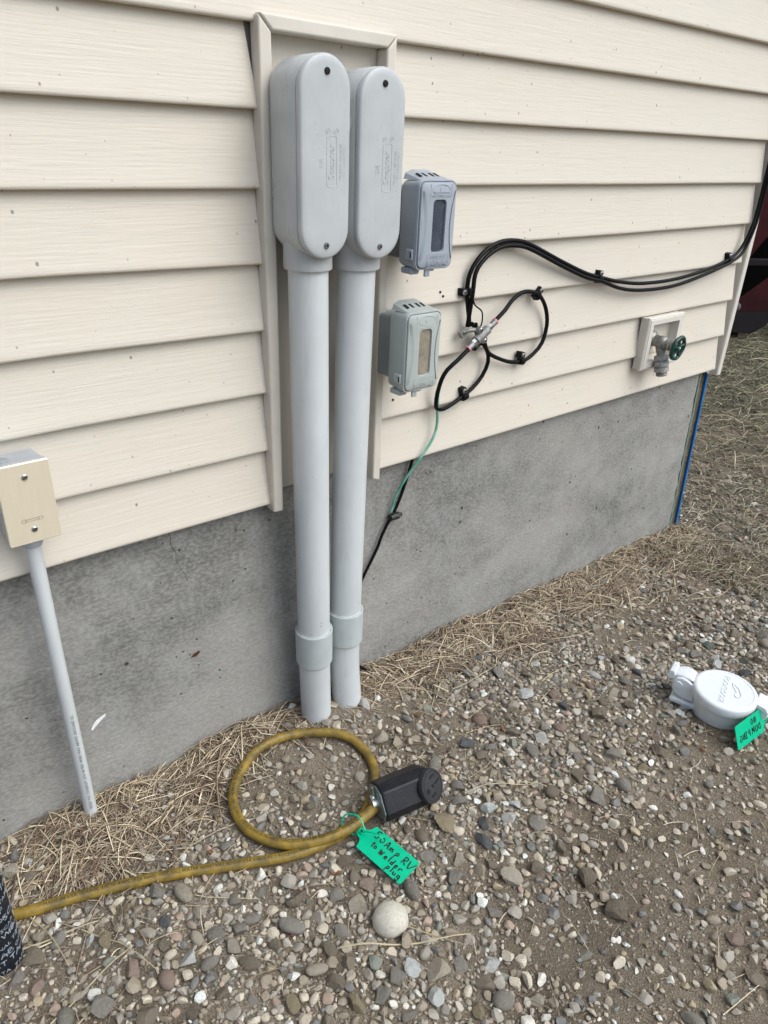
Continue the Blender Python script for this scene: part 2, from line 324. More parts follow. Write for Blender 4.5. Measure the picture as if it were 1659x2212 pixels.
class MB:
    def __init__(s): s.v = []; s.f = []
    def add(s, vs, fs):
        o = len(s.v); s.v += [tuple(v) for v in vs]; s.f += [tuple(i+o for i in f) for f in fs]; return s
    def box(s, x0, x1, y0, y1, z0, z1):
        return s.add([(x, y, z) for x in (x0, x1) for y in (y0, y1) for z in (z0, z1)],
                     [(0,1,3,2),(4,6,7,5),(0,4,5,1),(2,3,7,6),(0,2,6,4),(1,5,7,3)])
    def obox(s, c, u, v, n, a, b, d):
        c, u, v, n = Vector(c), Vector(u), Vector(v), Vector(n)
        vs = [c + u*(a/2*i) + v*(b/2*j) + n*(d/2*k) for i in (-1,1) for j in (-1,1) for k in (-1,1)]
        return s.add(vs, [(0,1,3,2),(4,6,7,5),(0,4,5,1),(2,3,7,6),(0,2,6,4),(1,5,7,3)])
    def loft(s, loops, cap0=True, cap1=True):
        n = len(loops[0]); o = len(s.v)
        for L in loops: s.v += [tuple(p) for p in L]
        for k in range(len(loops)-1):
            for i in range(n):
                j = (i+1) % n
                s.f.append((o+k*n+i, o+k*n+j, o+(k+1)*n+j, o+(k+1)*n+i))
        if cap0: s.f.append(tuple(o+i for i in reversed(range(n))))
        if cap1: s.f.append(tuple(o+(len(loops)-1)*n+i for i in range(n)))
        return s
    def tube(s, pts, r, n=10, cap=True):
        pts = [Vector(p) for p in pts]; rs = r if isinstance(r, (list, tuple)) else [r]*len(pts)
        t = (pts[1]-pts[0]).normalized(); u, v, _ = basis(t); loops = []
        for i, p in enumerate(pts):
            a = pts[max(0, i-1)]; b = pts[min(len(pts)-1, i+1)]
            t2 = (b-a).normalized() if (b-a).length > 1e-9 else t
            q = t.rotation_difference(t2); u = q @ u; v = q @ v; t = t2
            loops.append([p + u*rs[i]*math.cos(2*math.pi*k/n) + v*rs[i]*math.sin(2*math.pi*k/n) for k in range(n)])
        return s.loft(loops, cap, cap)
    def lathe(s, prof, origin, axis, n=24, cap=True, up=None):
        u, v, a = basis(axis, up); origin = Vector(origin)
        loops = [[origin + a*h + (u*math.cos(2*math.pi*k/n) + v*math.sin(2*math.pi*k/n))*r for k in range(n)] for r, h in prof]
        return s.loft(loops, cap, cap)
    def prism(s, poly, origin, u, v, n, d0, d1, inset=0.0, bev=0.0):
        u, v, n, origin = Vector(u), Vector(v), Vector(n), Vector(origin)
        L = lambda d, k: [origin + u*(x*k) + v*(y*k) + n*d for x, y in poly]
        if bev > 0:
            m = max(math.hypot(x, y) for x, y in poly); k = 1 - bev/m
            return s.loft([L(d0, k), L(d0+bev*(1 if d1 > d0 else -1), 1), L(d1-bev*(1 if d1 > d0 else -1), 1), L(d1, k)])
        return s.loft([L(d0, 1), L(d1, 1)])
    def build(s, name, material, parent=None, bevel=0.0, smooth=40, seg=2, kind=None):
        me = bpy.data.meshes.new(name)
        off = parent['_o'] if parent is not None and '_o' in parent else (0, 0, 0)
        me.from_pydata([(v[0]-off[0], v[1]-off[1], v[2]-off[2]) for v in s.v], [], s.f); me.validate()
        bm = bmesh.new(); bm.from_mesh(me); bmesh.ops.recalc_face_normals(bm, faces=bm.faces); bm.to_mesh(me); bm.free()
        me.materials.append(material)
        if smooth:
            me.polygons.foreach_set('use_smooth', [True]*len(me.polygons)); me.set_sharp_from_angle(angle=math.radians(smooth))
        o = bpy.data.objects.new(name, me); COL.objects.link(o)
        if parent is not None:
            o.parent = parent; o['_o'] = list(off)
        if bevel > 0:
            b = o.modifiers.new('bevel', 'BEVEL'); b.width = bevel; b.segments = seg; b.limit_method = 'ANGLE'; b.angle_limit = math.radians(35)
        if kind: o['kind'] = kind
        return o
def thing(name, loc, label, cat, group=None):
    o = bpy.data.objects.new(name, None); COL.objects.link(o); o.location = loc; o['_o'] = list(loc)
    o.empty_display_size = 0.05; o['label'] = label; o['category'] = cat
    if group: o['group'] = group
    return o
def tag(o, label, cat, group=None):
    o['label'] = label; o['category'] = cat
    if group: o['group'] = group
    return o
def text_mesh(body, size, depth=0.0006, align='CENTER', spacing=1.0):
    c = bpy.data.curves.new('t', 'FONT'); c.body = body; c.size = size; c.extrude = depth; c.align_x = align; c.align_y = 'CENTER'; c.space_character = spacing
    c.resolution_u = 2
    o = bpy.data.objects.new('t', c); COL.objects.link(o)
    bpy.context.view_layer.update()
    me = bpy.data.meshes.new_from_object(o.evaluated_get(bpy.context.evaluated_depsgraph_get()))
    vs = [v.co.copy() for v in me.vertices]; fs = [tuple(p.vertices) for p in me.polygons]
    bpy.data.objects.remove(o); bpy.data.curves.remove(c); bpy.data.meshes.remove(me)
    return vs, fs
def put_text(mb, body, size, origin, u, v, n, depth=0.0006, align='CENTER', spacing=1.0):
    vs, fs = text_mesh(body, size, depth, align, spacing); u, v, n, origin = Vector(u), Vector(v), Vector(n), Vector(origin)
    mb.add([origin + u*p.x + v*p.y + n*p.z for p in vs], fs)
def screw(parent, c, n, r=0.005, material=None, slot='x', up=None, h=0.0022, name='screw'):
    u, v, n = basis(n, up); c = Vector(c)
    s = MB().lathe([(r, -0.004), (r, h*0.4), (r*0.75, h)], c, n, 14).build(name, material or M['steel'], parent)
    k = MB()
    if slot == 'x':
        k.obox(c+n*(h+0.0001), u, v, n, r*1.1, r*0.28, 0.0008); k.obox(c+n*(h+0.0003), u, v, n, r*0.28, r*1.1, 0.0008)
    else:
        d = (u*0.85+v*0.5).normalized(); k.obox(c+n*(h+0.0001), d, n.cross(d), n, r*1.45, r*0.3, 0.0008)
    k.build('slot', M['slot'], s, smooth=0)
    return s
X, Y, Z = V(1,0,0), V(0,1,0), V(0,0,1)
HC = 0.1143; ZB = 1.5 - 8*HC     # siding course, bottom butt edge

# ------------------------------------------------------------------ ground
def gz0(x, y):
    z = 0.012*math.exp(-((x-0.1)/0.6)**2) - 0.055*min(max((x-1.2)/1.25, 0.0), 1.0)*min(1.0, max(0.0, (y+0.75)/0.7))
    z += 0.016*math.exp(-(((x-0.80)/0.16)**2 + ((y+0.05)/0.12)**2))
    z -= 0.020*math.exp(-(((x-0.95)/0.30)**2 + ((y+0.80)/0.16)**2))
    z += 0.012*math.exp(-((y-0.03)/0.09)**2) * (1 if x < 2.45 else 0)
    return z
def gz(x, y):
    z = gz0(x, y)
    z += 0.011*mnoise.noise((x*4, y*4, 0.3)) + 0.005*mnoise.noise((x*13, y*13, 4.3)) + 0.0018*mnoise.noise((x*45, y*45, 1.1))
    return z
def graded(lo, hi, step, far, grow=1.22):
    c = list(np.arange(lo, hi+1e-6, step)); s = step
    while c[-1] < far: s *= grow; c.append(c[-1]+s)
    s = step
    while c[0] > -far: s *= grow; c.insert(0, c[0]-s)
    return c
gx = graded(-0.4, 2.9, 0.0125, 150); gy = graded(-1.35, 0.25, 0.0125, 150)
gv = [(x, y, gz(x, y)) for y in gy for x in gx]; nx = len(gx)
gf = [(j*nx+i, j*nx+i+1, (j+1)*nx+i+1, (j+1)*nx+i) for j in range(len(gy)-1) for i in range(nx-1)]
me = bpy.data.meshes.new('ground'); me.from_pydata(gv, [], gf); me.materials.append(M['dirt'])
me.polygons.foreach_set('use_smooth', [True]*len(me.polygons))
ground = bpy.data.objects.new('ground', me); COL.objects.link(ground); ground['kind'] = 'structure'

# ------------------------------------------------------------------ house
house = thing('house', (0, 0, 0), 'house wall with cream lap siding above a grey concrete foundation', 'house')
CX = 2.418
def concrete_front():
    mb = MB(); yb = 0.03; y1 = 6.0; x0 = -6.0; zs = [-0.7 + 1.31*i/60 for i in range(61)]
    vs = []; fs = []
    xs = [x0, -2, 0, 1, 1.6, 2.0, 2.25, 2.34]
    for z in zs:
        t = (z+0.05)/0.65
        xe = 2.425 - 0.049*t + 0.008*mnoise.noise((z*30, 1, 2)) + 0.005*mnoise.noise((z*90, 3, 2))
        row = xs + [xe]
        for x in row: vs.append((x, yb, z))
        vs.append((xe-0.002, yb+0.010, z)); vs.append((xe, y1, z))
    n = len(xs)+3
    for j in range(len(zs)-1):
        for i in range(n-1): fs.append((j*n+i, j*n+i+1, (j+1)*n+i+1, (j+1)*n+i))
    mb.add(vs, fs); return mb
found = concrete_front().build('foundation', M['concrete'], house)
found['label'] = 'grey poured concrete foundation with pits and form lines'
# form ridges left on the concrete
for (xa, za, xb, zb) in ((1.295, 0.452, 1.632, 0.446), (1.706, 0.375, 2.33, 0.398), (0.956, 0.417, 1.277, 0.411), (1.02, 0.23, 1.25, 0.234), (0.05, 0.36, 0.40, 0.363)):
    k = 14; pts = [(xa+(xb-xa)*i/k, 0.0302, za+(zb-za)*i/k+0.001*mnoise.noise((i*1.7, xa, 0))) for i in range(k+1)]
    MB().tube(pts, [0.0005+0.0012*abs(mnoise.noise((i*0.9, 5, xa))) for i in range(k+1)], 5).build('form_ridge', M['concrete'], found)
cr = [(0.484, 0.585), (0.4835, 0.565), (0.486, 0.552), (0.484, 0.541), (0.489, 0.530), (0.493, 0.519), (0.492, 0.507), (0.496, 0.494), (0.499, 0.482), (0.507, 0.468), (0.510, 0.452)]
pts = spline([(x+0.0016*mnoise.noise((x*90, z*90, 0)), 0.0300, z) for x, z in cr], 0.004)
MB().tube(pts, [0.0004+0.0008*abs(mnoise.noise((i*0.37, 2, 8))) for i in range(len(pts))], 4).build('crack', M['crack'], found, smooth=0)
dab = [(0.286,0.196),(0.291,0.205),(0.298,0.213),(0.308,0.217),(0.318,0.219),(0.316,0.214),(0.309,0.210),(0.302,0.204),(0.294,0.198),(0.289,0.193)]
cx_ = sum(a for a, b in dab)/10; cz_ = sum(b for a, b in dab)/10
MB().prism([(a-cx_, b-cz_) for a, b in dab], (cx_, 0.0300, cz_), X, Z, -Y, -0.0005, 0.0008).build('paint_dab', M['whitepaint'], found)
MB().prism([(-0.010,-0.004),(0.002,-0.005),(0.011,0.001),(0.009,0.006),(-0.003,0.003)], (0.512, 0.0300, 0.272), X, Z, -Y, -0.0005, 0.0008).build('rust_spot', M['rust'], found)

wall = MB().box(-6, CX, 0.0236, 6, 0.602, 5.6).build('wall_sheathing', M['wrap'], house, smooth=0)
def siding_course(x0, x1, zb, cut=None):
    """one vinyl lap course: butt edge at y=0, top tucked under the course above"""
    n = max(2, int((x1-x0)/0.06)); loops = []
    for i in range(n+1):
        x = x0 + (x1-x0)*i/n
        wy = 0.0011*mnoise.noise((x*2.3, zb*9, 3.1)) + 0.0004*mnoise.noise((x*9, zb*9, 3.1)); wz = 0.0013*mnoise.noise((x*1.7, zb*9, 7.7))
        if x0 < 0.6 < x1 < 0.8: wz -= 0.0055*max(0, (x-0.35)/0.33)*(1 if zb < 1.1 else 0.2)
        prof = [(0.0200, HC+0.006), (0.0182, HC+0.006), (0.0168, HC), (0.0085, HC*0.5), (0.0012, 0.010), (0.0000, 0.0050), (0.0004, 0.0022), (0.0016, 0.0006), (0.0032, 0.0000), (0.0170, 0.0004), (0.0200, 0.0010)]
        dx = [0.0]*len(prof)
        if cut and i == n: dx = [-cut*min(1, max(0, z/HC)) for _, z in prof]
        loops.append([(x+d, y+wy, zb+z+wz) for (y, z), d in zip(prof, dx)])
    return MB().loft(loops)
for k in range(-7, 8):
    zb = 1.5 - (k+1)*HC
    if k+1 <= 1:
        siding_course(-6.0, CX, zb).build('siding_course', M['siding'], house, smooth=50)
    else:
        siding_course(-6.0, 0.689, zb, cut=0.013 if k+1 == 2 else None).build('siding_course', M['siding'], house, smooth=50)
        siding_course(0.951, CX, zb).build('siding_course', M['siding'], house, smooth=50)
# recess behind the conduit fittings
MB().box(0.700, 0.945, 0.0180, 0.0230, 0.600, 1.385).build('recess_panel', M['panel'], house, smooth=0)
def channel(poly_outer, name='j_channel'):
    pass
# left, right and top channel pieces with mitred ends
jl = MB(); yf, yb_ = -0.0135, 0.0175
jl.add([(0.6850, yf, 0.567), (0.7075, yf, 0.565), (0.7075, yb_, 0.565), (0.6850, yb_-0.004, 0.567),
        (0.6850, yf, 1.3955), (0.7075, yf, 1.3735), (0.7075, yb_, 1.3735), (0.6850, yb_-0.004, 1.3955)],
       [(3,2,1,0),(4,5,6,7),(0,1,5,4),(1,2,6,5),(2,3,7,6),(3,0,4,7)])
jl.build('j_channel', M['trim'], house, bevel=0.0035, seg=3)
jr = MB()
jr.add([(0.9365, yf+0.001, 0.574), (0.9570, yf+0.001, 0.566), (0.9570, yb_-0.004, 0.566), (0.9365, yb_, 0.574),
        (0.9365, yf+0.001, 1.3705), (0.9570, yf+0.001, 1.3910), (0.9570, yb_-0.004, 1.3910), (0.9365, yb_, 1.3705)],
       [(3,2,1,0),(4,5,6,7),(0,1,5,4),(1,2,6,5),(2,3,7,6),(3,0,4,7)])
jr.build('j_channel', M['trim'], house, bevel=0.0035, seg=3)
jt = MB()
jt.add([(0.6862, yf-0.001, 1.3968), (0.7080, yf-0.001, 1.3750), (0.9360, yf-0.001, 1.3722), (0.9568, yf-0.001, 1.3930),
        (0.6862, yb_, 1.3968), (0.7080, yb_, 1.3750), (0.9360, yb_, 1.3722), (0.9568, yb_, 1.3930)],
       [(0,1,2,3),(7,6,5,4),(0,4,5,1),(1,5,6,2),(2,6,7,3),(3,7,4,0)])
jt.build('j_channel', M['trim'], house, bevel=0.0035, seg=3)
# corner channel
cc = MB()
cl = [(CX+0.001, 0.0270), (CX+0.001, 0.0236), (2.4335, 0.0236), (2.4340, -0.0005), (2.4365, -0.0040), (2.4530, -0.0055), (2.4562, -0.0025), (2.4570, 0.07), (2.4545, 0.07), (2.4540, 0.0270)]
cc.loft([[(x, y, 0.566) for x, y in cl], [(x, y, 5.6) for x, y in cl]])
cc.build('corner_channel', M['trimw'], house, smooth=30)
side = MB().box(2.4195, 2.4535, 0.071, 6.0, 0.58, 5.6).build('side_wall', M['siding'], house, smooth=0)
# layers on the end of the foundation
MB().add(*(lambda p: (p, [(0,1,2,3),(7,6,5,4),(0,4,5,1),(1,5,6,2),(2,6,7,3),(3,7,4,0)]))([(2.360,0.040,0.60),(2.441,0.040,0.60),(2.486,0.040,-0.2),(2.405,0.040,-0.2),(2.360,5.9,0.60),(2.441,5.9,0.60),(2.486,5.9,-0.2),(2.405,5.9,-0.2)])).build('foam_layer', M['foam'], house, smooth=0)
def strip(x_top, x_bot, wd, y0, m, nm):
    p = [(x_top, y0, 0.585), (x_top+wd, y0, 0.585), (x_bot+wd, y0, -0.10), (x_bot, y0, -0.10)]
    p += [(a, y0+0.12, c) for a, _, c in p]
    MB().add(p, [(0,1,2,3),(7,6,5,4),(0,4,5,1),(1,5,6,2),(2,6,7,3),(3,7,4,0)]).build(nm, m, house, smooth=0)
strip(2.392, 2.440, 0.012, 0.034, M['greenstrip'], 'green_board')
strip(2.438, 2.482, 0.0095, 0.032, M['bluestrip'], 'blue_film')
# unseen top of the house, put in and raised to block light
rf = MB(); e = 0.25; ex = 0.25; ed = 0.04
rp = [(-e, 5.60), (3.0, 8.0), (6+e, 5.60), (6+e, 5.48), (3.0, 7.85), (-e, 5.48)]
MB().box(-6.0, CX, 0.001, 0.0235, 1.5+8*HC+0.002, 5.55).build('unseen_upper_wall', M['siding'], house, smooth=0)
rf.loft([[(-6-ex, y, z) for y, z in rp], [(2.455+ex, y, z) for y, z in rp]]).build('unseen_roof', M['unseen_roof'], house, smooth=0)
MB().loft([[(x, 0.0, 5.5), (x, 6.0, 5.5), (x, 3.0, 7.82)] for x in (-5.98, 2.44)]).build('unseen_gable', M['siding'], house, smooth=0)
# screw holes left in the siding
for (x, z) in ((1.115, 0.953), (1.123, 0.944), (0.999, 0.738)):
    MB().lathe([(0.0026, -0.004), (0.0026, 0.0004)], (x, 0.0168*((z-ZB) % HC)/HC-0.0014, z), -Y, 10).build('screw_hole', M['slot'], house)

# ------------------------------------------------------------------ conduit risers
def riser(cx, z0, z1, pts_pipe, coup, label, plug=False):
    t = thing('conduit_riser', (pts_pipe[-1][0], pts_pipe[-1][1], 0.0), label, 'conduit', 'conduit risers in the recess')
    w_, h_ = 0.0945, z1 - z0; zc = (z0+z1)/2
    def L(y, ins, dz=0): return [(cx+x, y, zc+dz+z) for x, z in stadium(w_-2*ins, h_-2*ins, 18)]
    b = MB().loft([L(0.0170, 0.030), L(0.004, 0.026), L(-0.008, 0.013), L(-0.018, 0.006), L(-0.030, 0.0025), L(-0.050, 0.0012), L(-0.0968, 0.0), L(-0.0978, 0.001), L(-0.0978, 0.005)])
    body = b.build('fitting_body', M['pvc_lb'], t, smooth=50)
    pc = Vector(pts_pipe[0])
    hb = MB().lathe([(0.0330, 0.0), (0.0410, 0.0), (0.0418, 0.003), (0.0410, 0.03), (0.0425, 0.052), (0.0440, 0.085)], (pc.x, pc.y, z0-0.022), Z, 32)
    hb.build('hub', M['pvc_lb'], t, smooth=50)
    cov = MB().loft([L(-0.0970, 0.0042), L(-0.0995, 0.0042), L(-0.0996, 0.0004), L(-0.1060, 0.0002), L(-0.1088, 0.0016), L(-0.1100, 0.0045), L(-0.1106, 0.012), L(-0.1110, 0.030)])
    cover = cov.build('cover', M['pvc_lb'], t, smooth=60)
    for sz in (z1-0.0235, z0+0.0215):
        screw(cover, (cx+0.001, -0.1108, sz), -Y, 0.0052, M['blackscrew'] if sz > zc else M['dullsteel'], 'x', h=0.003)
    tm = MB()
    put_text(tm, 'Scepter', 0.0165, (cx+0.010, -0.1110, zc+0.000), Z, -X, -Y, 0.0006)
    put_text(tm, 'MADE IN CANADA', 0.0062, (cx+0.0275, -0.1108, zc+0.000), Z, -X, -Y, 0.0004)
    put_text(tm, 'WET LOCATION', 0.0062, (cx+0.0345, -0.1105, zc+0.000), Z, -X, -Y, 0.0004)
    put_text(tm, '2½', 0.011, (cx-0.010, -0.1110, zc-0.002), Z, -X, -Y, 0.0004)
    for dx, s in ((0.003, 'U'), (0.018, 'C')):
        c0 = V(cx+dx, -0.1110, zc+0.042)
        ring = [c0 + X*0.0042*math.cos(a) + Z*0.0042*math.sin(a) for a in [2*math.pi*i/16 for i in range(17)]]
        tm.tube(ring, 0.0004, 4, False); put_text(tm, s, 0.0055, c0, X, Z, -Y, 0.0004)
    fr = [V(cx+0.010+x, -0.1110, zc+z) for x, z in rrect(0.019, 0.072, 0.004, 3)]
    tm.tube(fr + [fr[0]], 0.0005, 4, False)
    tm.build('embossed_lettering', M['pvc_lb'], cover, smooth=0)
    P = spline(pts_pipe, 0.02)
    MB().tube(P, 0.0347, 36).build('pipe', M['pvc'], t, smooth=60)
    c0, c1 = Vector(coup[0]), Vector(coup[1]); ax = (c0-c1).normalized(); ln = (c0-c1).length
    cp = MB().lathe([(0.034, 0.001), (0.0390, 0.0), (0.0402, 0.002), (0.0404, ln*0.25), (0.0408, ln-0.0015), (0.0400, ln), (0.0372, ln), (0.0366, ln-0.004)], c1, ax, 36, False)
    co = cp.build('coupling', M['pvc_coup'], t, smooth=28)
    for hh, rr in ((ln+0.0004, 0.0014), (-0.0004, 0.0006)):
        rg = MB(); ring = []
        for i in range(41):
            a = 2*math.pi*i/40; u, v, n = basis(ax)
            ring.append(c1 + ax*(hh+0.0012*mnoise.noise((i*0.3, hh*9, cx))) + (u*math.cos(a)+v*math.sin(a))*0.0356)
        rg.tube(ring, [rr*(0.5+1.1*abs(mnoise.noise((i*0.22, cx*7, hh*3)))) for i in range(41)], 5, False)
        rg.build('cement_bead', M['cement'], co)
    if plug:
        MB().lathe([(0.027, 0.0), (0.027, 0.010), (0.025, 0.0125)], (cx-0.0465, -0.062, zc+0.062), -X, 24).build('side_plug', M['pvc_lb'], t, smooth=50)
    return t
r1 = riser(0.739, 1.057, 1.346, [(0.742, -0.054, 1.07), (0.748, -0.051, 0.66), (0.757, -0.046, 0.24), (0.763, -0.041, 0.11), (0.768, -0.037, 0.02), (0.770, -0.034, -0.15)],
      [(0.7565, -0.0460, 0.277), (0.7585, -0.0440, 0.190)], 'wider left conduit riser with large oval fitting and low coupling', False)
r2 = riser(0.851, 1.050, 1.337, [(0.850, -0.050, 1.06), (0.8490, -0.044, 0.66), (0.8480, -0.038, 0.24), (0.8490, -0.038, 0.13), (0.853, -0.043, 0.03), (0.857, -0.047, -0.15)],
      [(0.8480, -0.0380, 0.287), (0.8480, -0.0380, 0.203)], 'right conduit riser with oval fitting beside the gray outlet boxes', True)
# scuffs
sm = MB()
def on_pipe(cx, cy, r, ang, z):   # ang measured from -Y towards +X
    return V(cx+r*math.sin(ang), cy-r*math.cos(ang), z), V(math.sin(ang), -math.cos(ang), 0)
for i in range(16):
    z = 0.305+0.0075*i; p, n = on_pipe(0.7545, -0.0465, 0.0349, -0.10+0.02*math.sin(i), z)
    u = n.cross(Z); sm.obox(p, (u+Z*0.8).normalized(), n.cross((u+Z*0.8).normalized()), n, 0.006*(0.6+0.5*rnd.random()), 0.0013, 0.0006)
sm.build('scuff_mark', M['scuff'], r1, smooth=0)

# ------------------------------------------------------------------ weatherproof outlet boxes
def outlet_box(xc, zc, w_, h_, g, bk, pane, inner, label, lettering, tilt=0.0):
    t = thing('outlet_box', (xc, 0.0, zc-h_/2), label, 'outlet box', 'weatherproof outlet boxes')
    # back box on the wall
    bw, bh = w_*0.82, h_*0.80
    xb = xc+0.012
    MB().loft([[(xb+x*k, y, zc-0.004+z*k) for x, z in rrect(bw, bh, 0.007, 4)] for y, k in ((0.006, 1.0), (-0.066, 1.0), (-0.068, 0.99))]).build('back_box', bk, t, smooth=40)
    # ribs along the back of the cover base
    rb = MB()
    for i in range(10):
        z = zc-h_*0.36+i*h_*0.072; rb.obox((xc-w_*0.42, -0.0705, z), X, Z, Y, 0.010, 0.0013, 0.006)
    rb.build('rib', g, t, smooth=0)
    # base frame, flaring to the front
    def L(y, k, ins=0.0): return [(xc+x, y, zc+z) for x, z in rrect((w_-2*ins)*k, (h_-2*ins)*k, 0.012, 5)]
    MB().loft([L(-0.068, 0.95), L(-0.0705, 0.965), L(-0.100, 0.985), L(-0.107, 1.0), L(-0.1140, 1.0), L(-0.1155, 0.988), L(-0.1155, 0.965), L(-0.109, 0.955), L(-0.109, 0.93)], True, False).build('base_frame', g, t, smooth=40)
    # lid with a window opening, slightly dished along both sides
    lw, lh = w_*0.925, h_*0.950
    ww, wh = w_*0.355, h_*0.590; wz = zc - h_*0.005; wx = xc+0.002
    N = 8
    outer = rrect(lw, lh, 0.011, 5); inn = rrect(ww, wh, 0.0075, 5)
    lid = MB()
    def ring(poly, y, k=1.0, cz=zc, cx0=xc): return [(cx0+x*k, y, cz+z*k) for x, z in poly]
    mid = [(a[0]*0.80, a[1]*0.90) for a in outer]
    lid.loft([ring(outer, -0.110), ring(outer, -0.1165), ring(outer, -0.1182, 0.985), ring(mid, -0.1205), ring(inn, -0.1205, 1, wz, wx), ring(inn, -0.1165, 0.985, wz, wx), ring(inn, -0.1115, 0.985, wz, wx)], False, False)
    lido = lid.build('lid', g, t, smooth=28)
    for s in (-1, 1):      # finger scallops
        pts = []
        for i in range(15):
            q = -1+2*i/14; pts.append((xc+s*(lw*0.5-0.004-0.009*(1-q*q)), zc+q*lh*0.40))
        edge = [(xc+s*(lw*0.5-0.0008), z) for _, z in pts]
        sc_ = MB(); n = len(pts)
        sc_.add([(x, -0.1222, z) for x, z in pts] + [(x, -0.1176, z) for x, z in edge] + [(x, -0.1172, z) for x, z in pts],
                [(i, i+1, n+i+1, n+i) for i in range(n-1)] + [(i+1, i, 2*n+i, 2*n+i+1) for i in range(n-1)] + [(n+i, n+i+1, 2*n+i+1, 2*n+i) for i in range(n-1)])
        sc_.build('finger_scallop', g, lido, smooth=30)
    MB().prism(rrect(ww*0.97, wh*0.985, 0.007, 5), (wx, -0.1150, wz), X, Z, -Y, 0.0, 0.0018).build('window_pane', pane, lido)
    MB().box(wx-ww*0.75, wx+ww*0.75, -0.080, -0.074, wz-wh*0.56, wz+wh*0.56).build('cover_plate', inner, t, bevel=0.001)
    MB().box(wx+0.001, wx+ww*0.28, -0.0835, -0.080, wz-wh*0.33, wz+wh*0.42).build('switch_face', inner, t, bevel=0.001)
    # hinge hood on top with four slots
    hp = [(-w_*0.40, 0.0), (-w_*0.36, 0.010), (-w_*0.20, 0.0155), (w_*0.20, 0.0155), (w_*0.34, 0.011), (w_*0.42, 0.0)]
    hd = MB(); zt = zc+h_/2-0.002
    hd.loft([[(xc+x, -0.062, zt+z) for x, z in hp], [(xc+x*1.04, -0.1085, zt+0.0004+z*0.06) for x, z in hp]])
    hood = hd.build('hinge_hood', g, t, smooth=30)
    for sx in (-0.23, -0.09, 0.09, 0.22):
        MB().obox((xc+sx*w_, -0.0860, zt+0.0080), X, V(0, -0.954, -0.299), V(0, -0.299, 0.954), 0.0050, 0.0140, 0.0016).build('hinge_slot', M['slot'], hood, smooth=0)
    # side latch and bottom tab
    lt = MB(); lt.obox((xc-w_*0.5-0.001, -0.100, zc-h_*0.325), Y, Z, X, 0.019, 0.0190, 0.007)
    lo = lt.build('latch', g, t, bevel=0.002)
    MB().obox((xc-w_*0.5-0.0040, -0.1062, zc-h_*0.325), Y, Z, X, 0.0030, 0.0100, 0.0022).build('latch_slot', M['slot'], lo, smooth=0)
    bb = MB(); bb.obox((xc-w_*0.36, -0.088, zc-h_/2-0.0035), X, Y, Z, w_*0.24, 0.030, 0.0120)
    bb.build('cord_exit', g, t, bevel=0.004)
    tb = MB(); tb.obox((xc-w_*0.12, -0.110, zc-h_/2-0.0065), X, Z, Y, 0.0125, 0.0130, 0.0045); tb.obox((xc-w_*0.05, -0.110, zc-h_/2-0.0020), X, Z, Y, 0.020, 0.0040, 0.005)
    tb.build('lock_tab', g, t, bevel=0.0015)
    # raised lettering
    tm = MB(); yy = -0.1206
    if lettering:
        put_text(tm, 'WET LOCATIONS', 0.0052, (xc+0.004, yy, wz+wh/2+0.0105), X, Z, -Y, 0.0004)
        put_text(tm, 'WITH COVER CLOSED', 0.0046, (xc+0.004, yy, wz+wh/2+0.0050), X, Z, -Y, 0.0004)
        put_text(tm, 'EXTRA DUTY', 0.0065, (xc+0.005, yy, wz-wh/2-0.0085), X, Z, -Y, 0.0005)
    put_text(tm, 'TAYMAC', 0.0125, (xc+0.003, yy, wz-wh/2-0.0190), X, Z, -Y, 0.0007, spacing=1.05)
    fr = [V(xc+0.003+x, yy, wz-wh/2-0.0145+z) for x, z in rrect(0.052, 0.0235, 0.003, 3)]; MB().tube(fr+[fr[0]], 0.0005, 4, False).build('badge_outline', g, lido)
    ov = [V(xc+0.003+0.021*math.cos(a), yy, zc+h_*0.395+0.0085*math.sin(a)) for a in [2*math.pi*i/24 for i in range(25)]]; MB().tube(ov, 0.0005, 4, False).build('oval_emblem', g, lido)
    bx = [V(xc+0.003+x, yy, zc+h_*0.395-0.001+z) for x, z in ((-0.025, 0.010), (-0.025, -0.011), (0.025, -0.011), (0.025, 0.010))]; MB().tube(bx, 0.0004, 4, False).build('emblem_outline', g, lido)
    tm.build('raised_lettering', g, lido, smooth=0)
    return t
outlet_box(0.9770, 1.1010, 0.090, 0.150, M['boxg'], M['backbox'], M['pane'], M['device'], 'blue-grey outlet box with smoked window, the upper of the two', True)
outlet_box(0.9630, 0.8745, 0.089, 0.152, M['boxg2'], M['backbox2'], M['pane2'], M['beige'], 'green-grey outlet box with beige device behind its window, the lower one', False)

# ------------------------------------------------------------------ junction box on the left
jb = thing('junction_box', (0.238, -0.01, 0.0), 'grey junction box with brushed metal plate on a thin conduit', 'junction box')
jc = V(0.2365, 0, 0.736)
def JL(y, k): return [(jc.x+x*k, y, jc.z+z*k) for x, z in rrect(0.075, 0.130, 0.003, 3)]
MB().loft([JL(0.004, 0.90), JL(-0.040, 0.94), JL(-0.052, 0.985), JL(-0.0595, 1.0)], True, True).build('box', M['jbox'], jb, smooth=30)
pl = MB().loft([JL(-0.0596, 0.992), JL(-0.0620, 0.992), JL(-0.0632, 0.975)]).build('cover_plate', M['platesteel'], jb, smooth=30)
screw(pl, (jc.x+0.0005, -0.0634, jc.z+0.0425), -Y, 0.0046, M['steel'], 'slot', h=0.002)
screw(pl, (jc.x+0.0005, -0.0634, jc.z-0.0425), -Y, 0.0046, M['steel'], 'slot', h=0.002)
tm = MB()
